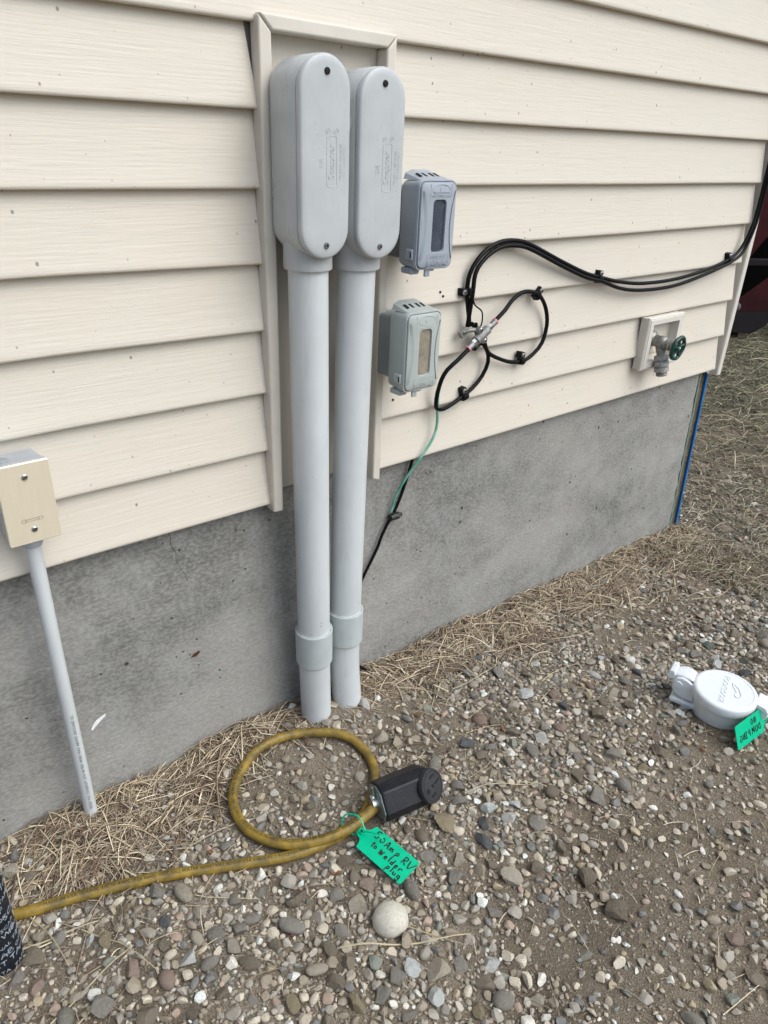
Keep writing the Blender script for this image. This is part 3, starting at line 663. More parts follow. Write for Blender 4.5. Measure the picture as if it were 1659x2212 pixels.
for dx in (-0.012, 0.012):
    rg_ = [V(jc.x+dx+0.003*math.cos(a), -0.0633, jc.z-0.026+0.003*math.sin(a)) for a in [2*math.pi*i/14 for i in range(15)]]; tm.tube(rg_, 0.0006, 4, False)
for q in range(7): tm.obox((jc.x-0.0075+q*0.0024, -0.0633, jc.z-0.0245), X, Z, Y, 0.0014+0.0005*(q % 2), 0.0014, 0.0004)   # worn, unreadable line
put_text(tm, 'WET LOCATIONS', 0.0024, (jc.x, -0.0633, jc.z-0.0280), X, Z, -Y, 0.0002)
tm.build('stamped_mark', M['etch'], pl, smooth=0)
MB().lathe([(0.0105, 0), (0.0105, 0.0012), (0.0095, 0.0016)], (jc.x-0.019, -0.030, jc.z+0.0612), Z, 22).build('plug', M['backbox2'], jb)
MB().lathe([(0.0165, 0.001), (0.0165, -0.0220), (0.0150, -0.0250), (0.012, -0.0250)], (jc.x+0.001, -0.026, jc.z-0.061), Z, 22).build('hub', M['jbox'], jb, smooth=40)
P = spline([(0.2375, -0.026, 0.67), (0.240, -0.022, 0.45), (0.246, -0.012, 0.18), (0.252, -0.006, -0.12)], 0.03)
MB().tube(P, 0.0121, 20).build('conduit', M['pvc'], jb, smooth=60)
tm = MB()
vs, fs = text_mesh('RIGID PVC CONDUIT SCH 40 90C WIRE MAX ABOVE GROUND UL', 0.0075, 0.0001, 'LEFT', 1.1)
for q in range(len(vs)):
    p = vs[q]; z = 0.055+p.x; tt = (0.67-z)/0.79; cx = 0.2375+0.0145*tt+0.001*math.sin(tt*3); cy = -0.026+0.020*tt
    a = -0.10 - p.y/0.0124; vs[q] = V(cx+(0.01235+p.z)*math.sin(a), cy-(0.01235+p.z)*math.cos(a), z)
tm.add(vs, fs); tm.build('printed_line', M['scuff'], jb, smooth=0)

# ------------------------------------------------------------------ coax cables, clips, coupler, ground wires
def cable(name, pts, r, m, label, cat='cable', group=None, n=10, step=0.012):
    P = spline(pts, step); o = MB().tube(P, r, n).build(name, m, None, smooth=70); tag(o, label, cat, group); return P
YC = -0.0060
ca = [(1.262, YC-0.010, 0.760), (1.222, YC-0.008, 0.835), (1.202, YC-0.002, 0.874), (1.187, YC, 0.947), (1.190, YC, 0.985), (1.210, YC, 1.013), (1.240, YC, 1.034), (1.285, YC, 1.047), (1.340, YC-0.001, 1.045), (1.390, YC-0.001, 1.031), (1.50, YC-0.001, 0.991), (1.60, YC, 0.958), (1.665, YC, 0.943), (1.76, YC, 0.924), (1.87, YC-0.002, 0.912), (2.03, YC-0.002, 0.911), (2.20, YC, 0.925), (2.32, YC-0.002, 0.948), (2.37, YC-0.004, 0.975), (2.402, YC-0.006, 1.03), (2.419, YC-0.003, 1.10), (2.424, YC, 1.30), (2.4245, YC, 1.70), (2.4245, YC, 3.1)]
cb = [(1.245, YC-0.010, 0.770), (1.214, YC-0.010, 0.835), (1.193, YC-0.004, 0.874), (1.196, YC-0.008, 0.947), (1.203, YC-0.004, 0.985), (1.222, YC-0.002, 1.008), (1.252, YC-0.002, 1.027), (1.290, YC-0.002, 1.037), (1.340, YC-0.004, 1.035), (1.388, YC-0.006, 1.022), (1.50, YC-0.006, 0.981), (1.60, YC-0.006, 0.948), (1.663, YC-0.007, 0.935), (1.76, YC-0.004, 0.908), (1.87, YC-0.003, 0.894), (2.03, YC-0.003, 0.893), (2.20, YC-0.004, 0.914), (2.32, YC-0.010, 0.941), (2.374, YC-0.012, 0.968), (2.409, YC-0.011, 1.03), (2.425, YC-0.008, 1.10), (2.4255, YC-0.008, 1.30), (2.4255, YC-0.008, 1.70), (2.4255, YC-0.008, 3.1)]
cable('coaxial_cable', ca[2:], 0.0049, M['coax'], 'upper of the two black cables running to the house corner')
cable('coaxial_cable', cb[2:], 0.0049, M['coax'], 'lower of the two black cables sagging toward the house corner')
lr = [(1.258, -0.031, 0.884), (1.292, -0.027, 0.903), (1.325, -0.016, 0.919), (1.362, -0.010, 0.932), (1.400, YC-0.003, 0.931), (1.436, YC-0.003, 0.915), (1.463, YC-0.002, 0.883), (1.474, YC-0.002, 0.845), (1.466, YC-0.001, 0.803), (1.441, YC, 0.780), (1.405, YC-0.001, 0.767), (1.360, YC-0.001, 0.770), (1.313, YC-0.001, 0.785), (1.270, YC-0.004, 0.806), (1.246, YC-0.010, 0.835), (1.228, YC-0.008, 0.860), (1.204, YC-0.006, 0.880)]
cable('coaxial_cable', lr, 0.0048, M['coaxdusty'], 'black cable loop at the right of the cable coupler')
ll = [(1.178, -0.033, 0.831), (1.150, -0.032, 0.812), (1.124, -0.028, 0.793), (1.112, -0.024, 0.772), (1.106, -0.020, 0.740), (1.108, -0.016, 0.716), (1.118, -0.010, 0.700), (1.140, YC-0.002, 0.694), (1.170, YC-0.001, 0.701), (1.200, YC, 0.712), (1.232, YC, 0.727), (1.262, YC, 0.752), (1.276, YC-0.001, 0.783), (1.266, YC-0.003, 0.812), (1.240, YC-0.008, 0.835), (1.222, YC-0.006, 0.858), (1.212, YC-0.010, 0.880)]
cable('coaxial_cable', ll, 0.0048, M['coax'], 'black cable loop hanging below the coupler beside the lower box')
cable('messenger_wire', [(1.194, -0.016, 0.940), (1.202, -0.018, 0.922), (1.222, -0.018, 0.909), (1.229, -0.018, 0.899), (1.230, -0.018, 0.882), (1.226, -0.018, 0.872), (1.216, -0.018, 0.866)], 0.0017, M['coax'], 'thin black bent wire beside the paired cables above the coupler', 'wire', n=6, step=0.006)
def clip(c, ang, label, wide=0.024, dusty=False, ln=0.036):
    c = Vector(c); u = V(math.cos(ang), 0, math.sin(ang)); v = V(-math.sin(ang), 0, math.cos(ang))
    t = thing('cable_clip', tuple(c), label, 'cable clip', 'black screw-on cable clips')
    mb = MB(); mb.obox(c+u*(ln*0.32)+V(0, 0.004, 0), u, v, Y, ln*0.42, wide*0.62, 0.016)
    prof = [(-ln*0.34, -0.002), (-ln*0.30, 0.008), (-ln*0.12, 0.0125), (ln*0.10, 0.0118), (ln*0.14, 0.006), (ln*0.50, 0.0055), (ln*0.50, -0.005), (-ln*0.34, -0.006)]
    mb.loft([[c+u*a+v*(wide*0.34*s)-Y*b for a, b in prof] for s in (-1, 1)])
    mb.build('clip_body', M['clip'], t, bevel=0.0012)
    screw(t, c+u*(ln*0.32)-Y*0.0058, -Y, 0.0060, M['steel'], 'x', h=0.003)
clip((1.190, -0.004, 0.9480), math.pi*0.98, 'cable clip holding both black cables above the coupler', ln=0.044)
clip((1.662, -0.004, 0.941), 1.45, 'cable clip in the middle of the long black cable run')
clip((2.318, -0.004, 0.946), 1.75, 'cable clip near the house corner on the paired cables')
clip((1.425, -0.004, 0.922), 0.75, 'cable clip at the top of the right cable loop', 0.023)
clip((1.395, -0.004, 0.770), 1.40, 'cable clip at the bottom of the right cable loop', 0.023)
clip((1.206, -0.004, 0.7145), 1.80, 'cable clip on the lower cable loop beside the lower outlet box', 0.023)
clip((1.240, -0.006, 0.838), 0.62, 'cable clip just below the cable coupler', 0.021)
# coupler (ground block)
gb = thing('cable_coupler', (1.215, -0.005, 0.858), 'grey metal cable coupler with two connectors and pink rings', 'coupler')
gc = V(1.2185, -0.030, 0.8575); ax = V(0.84, 0, 0.54).normalized(); px = V(-0.54, 0, 0.84).normalized()
mb = MB(); mb.prism(rrect(0.04200, 0.01848, 0.00840, 4), gc+V(0, 0.00588, 0), px, ax, -Y, 0.0, 0.01176, bev=0.00126)
mb.tube([gc-ax*0.02016-Y*0.00168, gc+ax*0.02016-Y*0.00168], 0.01050, 16)
mb.tube(spline([gc+px*0.01176+Y*0.00504, gc+px*0.02352+Y*0.01008-ax*0.01512, gc+px*0.02688+Y*0.01680-ax*0.02856], 0.00504), 0.00521, 8)
mb.obox(gc+px*0.02688+Y*0.01764-ax*0.03024, px, ax, Y, 0.01512, 0.02184, 0.00924)
mb.build('block', M['pot'], gb, bevel=0.00101)
mb = MB(); mb.obox(gc-px*0.02352+Y*0.01596-ax*0.01344, px, ax, Y, 0.01512, 0.02016, 0.01176); mb.build('mount_foot', M['clip'], gb, bevel=0.00101)
for s in (-1, 1):
    d = ax*s
    f = MB().lathe([(0.00554, 0.01680), (0.00773, 0.01974), (0.00823, 0.02100), (0.00823, 0.03066), (0.00655, 0.03192)], gc-Y*0.00168, d, 6, up=Y)
    f.build('hex_nut', M['steel'], gb, smooth=20)
    MB().lathe([(0.00622, 0.02856), (0.00706, 0.03192), (0.00706, 0.04536), (0.00504, 0.04620)], gc-Y*0.00168, d, 18).build('connector_sleeve', M['dullsteel'], gb)
    MB().lathe([(0.00504, 0.04536), (0.00773, 0.04536), (0.00773, 0.04872), (0.00504, 0.04872)], gc-Y*0.00168, d, 18).build('pink_ring', M['pink'], gb)
screw(gb, gc+px*0.01512-Y*0.00588, -Y, 0.00521, M['steel'], 'x', h=0.00252); screw(gb, gc-px*0.01512-Y*0.00588, -Y, 0.00521, M['steel'], 'x', h=0.00252)
screw(gb, gc+px*0.02688+Y*0.01260-ax*0.03024, -Y, 0.00462, M['dullsteel'], 'x'); screw(gb, gc-px*0.02352+Y*0.01008-ax*0.01344, -Y, 0.00462, M['dullsteel'], 'x')
# green ground wire
cable('ground_wire', [(1.200, -0.028, 0.838), (1.170, -0.026, 0.819), (1.146, -0.024, 0.801), (1.120, -0.022, 0.778), (1.1115, -0.018, 0.740), (1.120, -0.010, 0.700), (1.124, -0.008, 0.660), (1.112, -0.010, 0.630), (1.080, -0.010, 0.592), (1.052, 0.004, 0.545), (1.034, 0.016, 0.500), (1.024, 0.020, 0.462), (1.020, 0.020, 0.444)], 0.0032, M['green_wire'], 'thin green ground wire hanging from the coupler to the foundation', 'wire', n=8, step=0.008)
# black stranded conductor with clamp
pts = spline([(1.086, 0.020, 0.620), (1.080, 0.020, 0.572), (1.058, 0.021, 0.505), (1.034, 0.020, 0.455), (1.012, 0.020, 0.425), (0.996, 0.020, 0.398), (0.988, 0.020, 0.378), (0.970, 0.020, 0.346), (0.945, 0.019, 0.308), (0.918, 0.018, 0.262), (0.893, 0.016, 0.20), (0.890, 0.012, 0.13), (0.905, 0.006, 0.085), (0.930, 0.000, 0.055), (0.965, -0.010, 0.02), (0.98, -0.012, -0.03)], 0.003)
bw = thing('ground_conductor', tuple(pts[-1]), 'black stranded ground wire with a bolt clamp against the concrete', 'wire')
tw = MB()
for s in range(4):
    P = []; L = 0
    for i, p in enumerate(pts):
        t = (pts[min(i+1, len(pts)-1)]-pts[max(i-1, 0)]).normalized(); u, v, _ = basis(t, Y); L = i*0.003
        a = L/0.030*2*math.pi + s*math.pi/2; P.append(p + (u*math.cos(a)+v*math.sin(a))*0.0019)
    tw.tube(P, 0.0021, 6)
tw.build('strand', M['coax'], bw, smooth=60)
cp = V(1.027, 0.016, 0.443)
MB().tube([cp-X*0.010, cp+X*0.010], 0.0085, 12).build('clamp_body', M['blackscrew'], bw, smooth=30)
MB().tube([cp+X*0.010, cp+X*0.017], 0.0085, 6).build('clamp_nut', M['blackscrew'], bw, smooth=20)
MB().tube([cp+X*0.017, cp+X*0.025], 0.0045, 8).build('clamp_bolt', M['blackscrew'], bw, smooth=30)
MB().tube([cp-X*0.004, cp-X*0.004+Z*0.012], 0.0040, 8).build('clamp_stub', M['blackscrew'], bw, smooth=30)

# ------------------------------------------------------------------ hose tap
mk = thing('mounting_block', (2.005, 0.0, 0.74), 'pale square vinyl mounting block recessed around the hose tap', 'mounting block')
mc = V(2.006, 0.0, 0.7395)
fw, fh = 0.182, 0.150
def FR(y, a, b): return [(mc.x+x*a, y, mc.z+z*b) for x, z in ((0.5, 0.5), (-0.5, 0.5), (-0.5, -0.5), (0.5, -0.5))]
MB().loft([FR(0.006, fw*0.97, fh*0.97), FR(-0.012, fw*0.97, fh*0.97), FR(-0.013, fw, fh), FR(-0.020, fw, fh), FR(-0.023, fw*0.97, fh*0.965), FR(-0.0225, fw*0.93, fh*0.92), FR(-0.0245, fw*0.92, fh*0.91), FR(-0.0245, fw*0.74, fh*0.73), FR(0.004, fw*0.72, fh*0.71)], True, False).build('frame', M['trimw'], mk, smooth=20)
MB().box(mc.x-fw*0.37, mc.x+fw*0.37, 0.0030, 0.006, mc.z-fh*0.37, mc.z+fh*0.37).build('back_plate', M['trim'], mk, smooth=0)
sp = thing('hose_tap', (1.975, -0.03, 0.70), 'grey metal hose tap with dark green wheel handle', 'tap')
s0 = V(1.985, 0.004, 0.744); d = V(0.02, -1, -0.10).normalized()
MB().lathe([(0.026, 0.0000), (0.026, 0.0047), (0.021, 0.0094), (0.017, 0.0140)], s0, d, 8).build('flange', M['spigot'], sp, bevel=0.002)
MB().lathe([(0.0165, 0.0078), (0.0165, 0.0234), (0.0195, 0.0312), (0.0200, 0.0406), (0.0170, 0.0484), (0.0140, 0.0515)], s0, d, 24).build('body', M['spigot'], sp, smooth=60)
MB().lathe([(0.0145, 0.0468), (0.0165, 0.0499), (0.0165, 0.0546), (0.0130, 0.0562), (0.0130, 0.0593), (0.0150, 0.0601), (0.0150, 0.0655), (0.0110, 0.0679)], s0, d, 24).build('bonnet', M['spigot'], sp, smooth=30)
MB().lathe([(0.0125, 0.0655), (0.0125, 0.0733), (0.009, 0.0757)], s0, d, 6).build('packing_nut', M['spigot'], sp, smooth=20)
MB().lathe([(0.0050, 0.0733), (0.0050, 0.0905)], s0, d, 12).build('stem', M['steel'], sp)
nz0 = s0+d*0.030; nd_ = V(0.02, -0.30, -0.95).normalized()
MB().lathe([(0.0150, 0.006), (0.0140, 0.022), (0.0125, 0.036), (0.0140, 0.040)], nz0, nd_, 20).build('spout', M['spigot'], sp, smooth=50)
nz1 = nz0+nd_*0.038; vd = V(0.03, -0.22, -0.97).normalized()
for (pr, m_) in (([(0.0150, 0), (0.0195, 0.001), (0.0205, 0.004), (0.0205, 0.012), (0.0190, 0.014)], 'spigot2'), ([(0.0165, 0.0135), (0.0165, 0.0165), (0.0210, 0.017), (0.0210, 0.030), (0.0190, 0.032)], 'spigot2'), ([(0.0160, 0.0315), (0.0160, 0.0345), (0.0205, 0.035), (0.0205, 0.047), (0.0170, 0.048)], 'spigot2')):
    MB().lathe(pr, nz1, vd, 22).build('vacuum_breaker_ring', M[m_], sp, smooth=30)
MB().lathe([(0.0150, 0.047), (0.0150, 0.049), (0.0162, 0.0505), (0.0150, 0.052), (0.0162, 0.0535), (0.0150, 0.055), (0.0162, 0.0565), (0.0150, 0.058), (0.0140, 0.060), (0.0110, 0.060)], nz1, vd, 22).build('hose_thread', M['spigot'], sp, smooth=30)
wc = s0+d*0.087; u, v, n = basis(d)
wh_ = MB(); R_ = 0.0310
ring = [wc+(u*math.cos(a)+v*math.sin(a))*R_*(1+0.03*math.cos(5*a)) for a in [2*math.pi*i/40 for i in range(41)]]
wh_.tube(ring, 0.0056, 10, False)
wh_.lathe([(0.0090, -0.006), (0.0100, 0.000), (0.0085, 0.006)], wc, d, 16)
for i in range(5):
    a = 2*math.pi*i/5+0.3; e_ = (u*math.cos(a)+v*math.sin(a)); wh_.tube([wc+e_*0.006+d*0.001, wc+e_*0.018-d*0.001, wc+e_*R_], [0.0062, 0.0042, 0.0062], 8)
wh_.build('handwheel', M['greenwheel'], sp, smooth=60)
screw(sp, wc+d*0.006, d, 0.0045, M['steel'], 'slot')

# ------------------------------------------------------------------ yellow cord, connector, tag
yc = thing('extension_cord', (0.60, -0.30, 0.0), 'thick dirty yellow power cord coiled on the gravel with black connector', 'power cord')
RC = 0.0101
def gzc(x, y, e=0.0): return gz(x, y)+RC*0.85+e
low = [(-0.30, 0.00), (-0.15, -0.040), (0.00, -0.095), (0.079, -0.134), (0.150, -0.155), (0.227, -0.182), (0.320, -0.222), (0.411, -0.268), (0.523, -0.322), (0.618, -0.342), (0.675, -0.332), (0.722, -0.303), (0.772, -0.252), (0.787, -0.200), (0.775, -0.150), (0.738, -0.108), (0.690, -0.075), (0.648, -0.064), (0.595, -0.062), (0.545, -0.084), (0.503, -0.118), (0.480, -0.155), (0.474, -0.212), (0.490, -0.262), (0.520, -0.302), (0.570, -0.334), (0.625, -0.352), (0.668, -0.350), (0.712, -0.345)]
el = [0]*9 + [0, 0.000, 0, 0, 0.003, 0.006, 0.008, 0.008, 0.008, 0.008, 0.006, 0.006, 0.006, 0.006, 0.006, 0.008, 0.013, 0.019, 0.026, 0.030]
CP = spline([(x, y, gzc(x, y, e_)) for (x, y), e_ in zip(low, el)], 0.008)
for _ in range(8):
    CP = [CP[0]] + [(CP[i-1]+CP[i]*2+CP[i+1])/4 for i in range(1, len(CP)-1)] + [CP[-1]]
cord = MB().tube(CP, RC, 16).build('cord', M['yellow'], yc, smooth=70)
arc = [0.0]
for i in range(1, len(CP)): arc.append(arc[-1]+(CP[i]-CP[i-1]).length)
def cord_text(mb, body, s0_, size=0.0084, side=0.25):
    vs, fs = text_mesh(body, size, 0.00008, 'LEFT', 1.08); o = []
    for p in vs:
        s = min(max(s0_+p.x, 0.001), arc[-1]-0.002); i = max(1, int(np.searchsorted(arc, s))); f = (s-arc[i-1])/max(1e-9, arc[i]-arc[i-1])
        c = CP[i-1].lerp(CP[i], f); t = (CP[min(i+1, len(CP)-1)]-CP[max(i-2, 0)]).normalized(); sd = Z.cross(t).normalized(); up = t.cross(sd)
        a = side + p.y/RC; o.append(c + (up*math.cos(a)+sd*math.sin(a))*(RC+0.00045+p.z))
    mb.add(o, fs)
tm = MB()
cord_text(tm, 'MADE IN USA   CAROL 3/C 10 AWG (5.26 mm2) 105C (UL) WATER RESISTANT SOOW CSA (-40C) FT-2 P-123-103 MSHA 600 VOLT RoHS MADE IN USA', 0.44, side=-0.25)
cord_text(tm, 'FT-2 P-123 MADE IN USA   CAROL 3/C 10 AWG (5.26 mm2) 105C (UL) WATER RESISTANT SOOW CSA', arc[-1]-0.46, side=0.0)
tm.build('printed_line', M['fadedink'], cord, smooth=0)
# connector
a_ = V(0.965, -0.225, 0.06).normalized(); pc0 = V(0.704, -0.3440, 0.0450); nf = V(0.26, -0.78, 0.50).normalized()
nb = (nf - a_*nf.dot(a_)).normalized(); sb = a_.cross(nb).normalized()
oct_ = [(x*1.46, y*1.46) for x, y in [(-0.0270, -0.012), (-0.0270, 0.014), (-0.017, 0.0270), (0.014, 0.0270), (0.0250, 0.016), (0.0250, -0.014), (0.013, -0.0250), (-0.016, -0.0250)]]
def OC(d_, k): return [pc0 + a_*d_ + sb*(x*k) + nb*(y*k) for x, y in oct_]
MB().loft([OC(0.000, 0.97), OC(0.003, 1.0), OC(0.010, 1.0), OC(0.076, 1.0), OC(0.100, 0.98), OC(0.112, 0.84)]).build('connector_body', M['plug'], yc, bevel=0.0022, smooth=35)
hd_c = pc0 + a_*0.098 + nb*0.006
MB().lathe([(0.024, 0.0), (0.029, 0.010), (0.0325, 0.021), (0.0340, 0.025), (0.0345, 0.033), (0.0335, 0.0355), (0.0300, 0.0360)], hd_c-a_*0.006, nf, 36).build('connector_head', M['plugface'], yc, smooth=40)
fc = hd_c-a_*0.006+nf*0.0362; fu, fv, fn = basis(nf)
rgm = MB(); ring = [fc+(fu*math.cos(t)+fv*math.sin(t))*0.0292 for t in [2*math.pi*i/36 for i in range(37)]]; rgm.tube(ring, 0.0006, 4, False); rgm.build('face_ring', M['slot'], yc)
sl = MB()
sl.obox(fc+fu*0.007+fv*0.0170, fu, fv, fn, 0.0155, 0.0046, 0.0012); sl.obox(fc+fu*0.0165, fu, fv, fn, 0.0175, 0.0042, 0.0012)
sl.obox(fc-fu*0.007-fv*0.0155, fu, fv, fn, 0.0145, 0.0048, 0.0012)
sl.lathe([(0.0038, -0.0006), (0.0038, 0.0006)], fc, fn, 12); sl.lathe([(0.0058, -0.0006), (0.0058, 0.0006)], fc-fu*0.0185, fn, 14)
sl.build('contact_slot', M['slot'], yc, smooth=0)
pp = MB().loft([[pc0-a_*0.0002+sb*(x*0.90)+nb*(y*0.90) for x, y in oct_], [pc0-a_*0.0022+sb*(x*0.90)+nb*(y*0.90) for x, y in oct_]]).build('end_plate', M['plugplate'], yc, bevel=0.0006)
cl_ = MB(); cl_.prism(rrect(0.036, 0.013, 0.005, 3), pc0-a_*0.008, sb, nb, -a_, -0.005, 0.004, bev=0.0015)
cl_.tube([pc0-a_*0.002, pc0-a_*0.014], 0.0135, 14)
cl_.build('cord_clamp', M['steel'], yc, smooth=40)
for s in (-1, 1): screw(pp, pc0-a_*0.012+sb*0.014*s, -a_, 0.0038, M['steel'], 'x')
MB().tube([pc0-a_*0.006-sb*0.014+nb*0.003, pc0-a_*0.006-sb*0.033+nb*0.007], 0.0026, 8).build('clamp_screw', M['steel'], yc)

STK = {'5': [[(.8,1),(.2,.98),(.15,.62),(.5,.66),(.8,.4),(.55,.05),(.1,.08)]], '0': [[(.5,.7),(.15,.45),(.3,.05),(.7,.1),(.8,.5),(.5,.72)]],
 'A': [[(.05,0),(.5,1),(.85,0)],[(.15,.38),(.8,.42)]], 'm': [[(.05,0),(.1,.5)],[(.1,.4),(.3,.55),(.42,.05)],[(.42,.4),(.65,.55),(.85,.05)]], 'p': [[(.1,-.4),(.2,.5)],[(.2,.4),(.6,.58),(.7,.25),(.25,.08)]],
 'R': [[(.1,0),(.2,1)],[(.1,.95),(.65,.98),(.75,.65),(.25,.5),(.85,0)]], 'V': [[(.05,.95),(.4,0),(1.2,1.0)]], 't': [[(.4,.9),(.35,.05),(.6,.05)],[(.05,.6),(.75,.62)]], 'o': [[(.5,.5),(.15,.3),(.35,.02),(.7,.15),(.55,.5)]],
 'w': [[(.0,.95),(.15,.05),(.45,.75),(.65,.05),(1.0,.95)]], 'e': [[(.15,.28),(.7,.35),(.5,.55),(.15,.35),(.3,.03),(.75,.1)]], 'l': [[(.3,1),(.3,.05)]], 'd': [[(.6,.45),(.2,.4),(.15,.08),(.6,.12)],[(.68,1),(.62,.02)]],
 'r': [[(.15,.5),(.2,.0)],[(.2,.35),(.45,.55),(.9,.5)]], 'u': [[(.1,.5),(.2,.05),(.6,.1),(.68,.5),(.7,.02)]], 'g': [[(.65,.5),(.2,.45),(.2,.1),(.6,.15),(.68,.5),(.7,-.3),(.3,-.4),(.1,-.25)]],
 'N': [[(.1,0),(.15,1),(.7,.05),(.8,1)]], 'O': [[(.5,1),(.1,.55),(.4,.02),(.8,.4),(.5,1)]], 'D': [[(.15,0),(.2,1)],[(.05,.98),(.75,.7),(.7,.2),(.1,.02)]], 'U': [[(.1,1),(.15,.1),(.65,.08),(.75,1)]],
 'M': [[(.05,0),(.15,1),(.45,.35),(.8,1),(.9,0)]], 'P': [[(.15,0),(.2,1)],[(.1,.95),(.75,.85),(.65,.5),(.2,.45)]], 'I': [[(.4,1),(.4,0)],[(.15,1),(.7,1)],[(.1,0),(.7,0)]], 'G': [[(.75,.85),(.3,.95),(.1,.45),(.4,.02),(.8,.15),(.75,.45),(.45,.45)]]}
def handwrite(mb, s, o, u, v, n, size, adv=0.92, thick=0.0013):
    x = 0.0
    for ch in s:
        if ch == ' ': x += size*0.55; continue
        for st in STK[ch]:
            P = spline([o + u*(x+size*0.72*a) + v*(size*b) + n*0.0006 for a, b in st], size*0.12); mb.tube(P, thick, 5)
        x += size*adv*(1.15 if ch in 'mwMV' else (0.6 if ch in 'lIt' else 0.9))
def rot_tag(name, corners, label, lines, strap, group, ink):
    A, B, D, C = [Vector(c) for c in corners]     # strap end A,B ; far end D (from B), C (from A)
    t = thing(name, tuple((A+B+C+D)/4), label, 'tag', group)
    u = (D-B).normalized(); v = (B-A); v = (v - u*v.dot(u)).normalized(); n = u.cross(v).normalized()
    if n.z < 0: n = -n
    ln = (D-B).length; wd = abs((B-A).dot(v)); o = A
    poly = [(0, 0), (ln-0.003, 0), (ln, 0.003), (ln, wd-0.003), (ln-0.003, wd), (0.0, wd), (-0.002, wd*0.84), (-0.006, wd*0.72), (-0.015, wd*0.66), (-0.022, wd*0.60), (-0.022, wd*0.40), (-0.015, wd*0.34), (-0.006, wd*0.28), (-0.002, wd*0.16)]
    loops = []
    nseg = poly
    MB().prism(poly, o, u, v, n, -0.0006, 0.0006).build('tag_plate', M['tag'], t, smooth=0)
    hw = MB()
    for (s, a, b, sz) in lines: handwrite(hw, s, o+u*(a*ln)+v*(b*wd), u*ink, v*ink, n, sz)
    hw.build('handwriting', M['ink'], t)
    st = MB(); S_ = [Vector(p) for p in strap]; P = spline(S_, 0.004)
    for i in range(len(P)-1): pass
    st.tube(P, 0.0017, 6); st.build('strap', M['tag'], t)
    hp_ = o+u*-0.013+v*(wd*0.5)
    MB().obox(hp_+n*0.0028, u, v, n, 0.0105, 0.0100, 0.0045).build('strap_lock', M['tag'], t, bevel=0.0008)
    MB().obox(hp_+n*0.0052, u, v, n, 0.0050, 0.0045, 0.0004).build('lock_mark', M['slot'], t, smooth=0)
    return t
T1 = [(0.6150, -0.388, 0.026), (0.6750, -0.3990, 0.030), (0.6910, -0.5090, 0.024), (0.6270, -0.5180, 0.018)]
rot_tag('cord_tag', T1, 'green plastic tag with handwriting tied to the yellow cord', [('50', .09, .66, .0160), ('Amp', .34, .63, .0142), ('RV', .745, .58, .0160), ('to', .16, .36, .0120), ('welder', .36, .31, .0120), ('plug', .62, .10, .0120)],
        [(0.643, -0.378, 0.044), (0.645, -0.362, 0.056), (0.641, -0.345, 0.056), (0.630, -0.330, 0.046), (0.622, -0.335, 0.024), (0.632, -0.360, 0.020), (0.643, -0.381, 0.040), (0.653, -0.402, 0.046), (0.657, -0.416, 0.042)], 'green handwritten tags', 1)
T2 = [(1.592, -0.721, 0.006), (1.594, -0.697, 0.060), (1.482, -0.690, 0.060), (1.477, -0.714, 0.005)]
rot_tag('cap_tag', T2, 'green plastic tag with handwriting leaning against the white cap', [('NO', .24, .62, .0150), ('DUMPING', .10, .24, .0160)],
        [(1.598, -0.712, 0.034), (1.612, -0.710, 0.050), (1.615, -0.700, 0.062), (1.604, -0.690, 0.060), (1.596, -0.697, 0.045), (1.600, -0.712, 0.036)], 'green handwritten tags', 1)

# ------------------------------------------------------------------ white sewer cap
wcp = thing('sewer_cap', (1.564, -0.620, 0.0), 'white plastic sewer pipe cap with hinged lid set in gravel', 'pipe cap')
c0 = V(1.578, -0.615, -0.012); tl = V(-0.045, -0.02, 1).normalized()
MB().lathe([(0.0607, -0.06), (0.0626, 0.02), (0.0676, 0.050), (0.0685, 0.062)], c0, tl, 48).build('pipe_body', M['cap'], wcp, smooth=60)
lidw = MB().lathe([(0.0662, 0.0605), (0.0731, 0.0600), (0.0743, 0.0625), (0.0743, 0.0800), (0.0727, 0.0840), (0.0690, 0.0862), (0.0644, 0.0868), (0.0635, 0.0858)], c0, tl, 56).build('lid', M['cap'], wcp, smooth=40)
lu = V(0.83, -0.55, 0); lu = (lu - tl*lu.dot(tl)).normalized(); lv = tl.cross(lu)
tm = MB()
# lettering reads from the far side: baseline runs towards -lu
ud, vd2 = V(-0.05, -1, 0), V(1, -0.05, 0)
ud = (ud-tl*ud.dot(tl)).normalized(); vd2 = tl.cross(ud).normalized()
tu = (V(-0.94, -0.34, 0) - tl*V(-0.94, -0.34, 0).dot(tl)).normalized(); tv = tl.cross(tu).normalized()
lc = c0+tl*0.0862
put_text(tm, 'FOOTLOOSE', 0.0180, lc+V(-0.004, 0.002, 0), tu, tv, tl, 0.0010)
ft = [lc + tv*0.034 + tu*x + tv*y for x, y in ((-0.030, -0.020), (-0.015, -0.006), (-0.004, -0.002), (0.006, 0.002), (0.016, 0.000), (0.018, -0.008), (0.008, -0.012), (0.000, -0.009), (-0.008, -0.014), (-0.020, -0.020), (-0.032, -0.023))]
fm_ = MB().tube(spline(ft, 0.004), 0.0013, 5).build('raised_emblem', M['cap'], lidw)
tm.build('raised_lettering', M['cap'], lidw, smooth=0, kind='stuff')
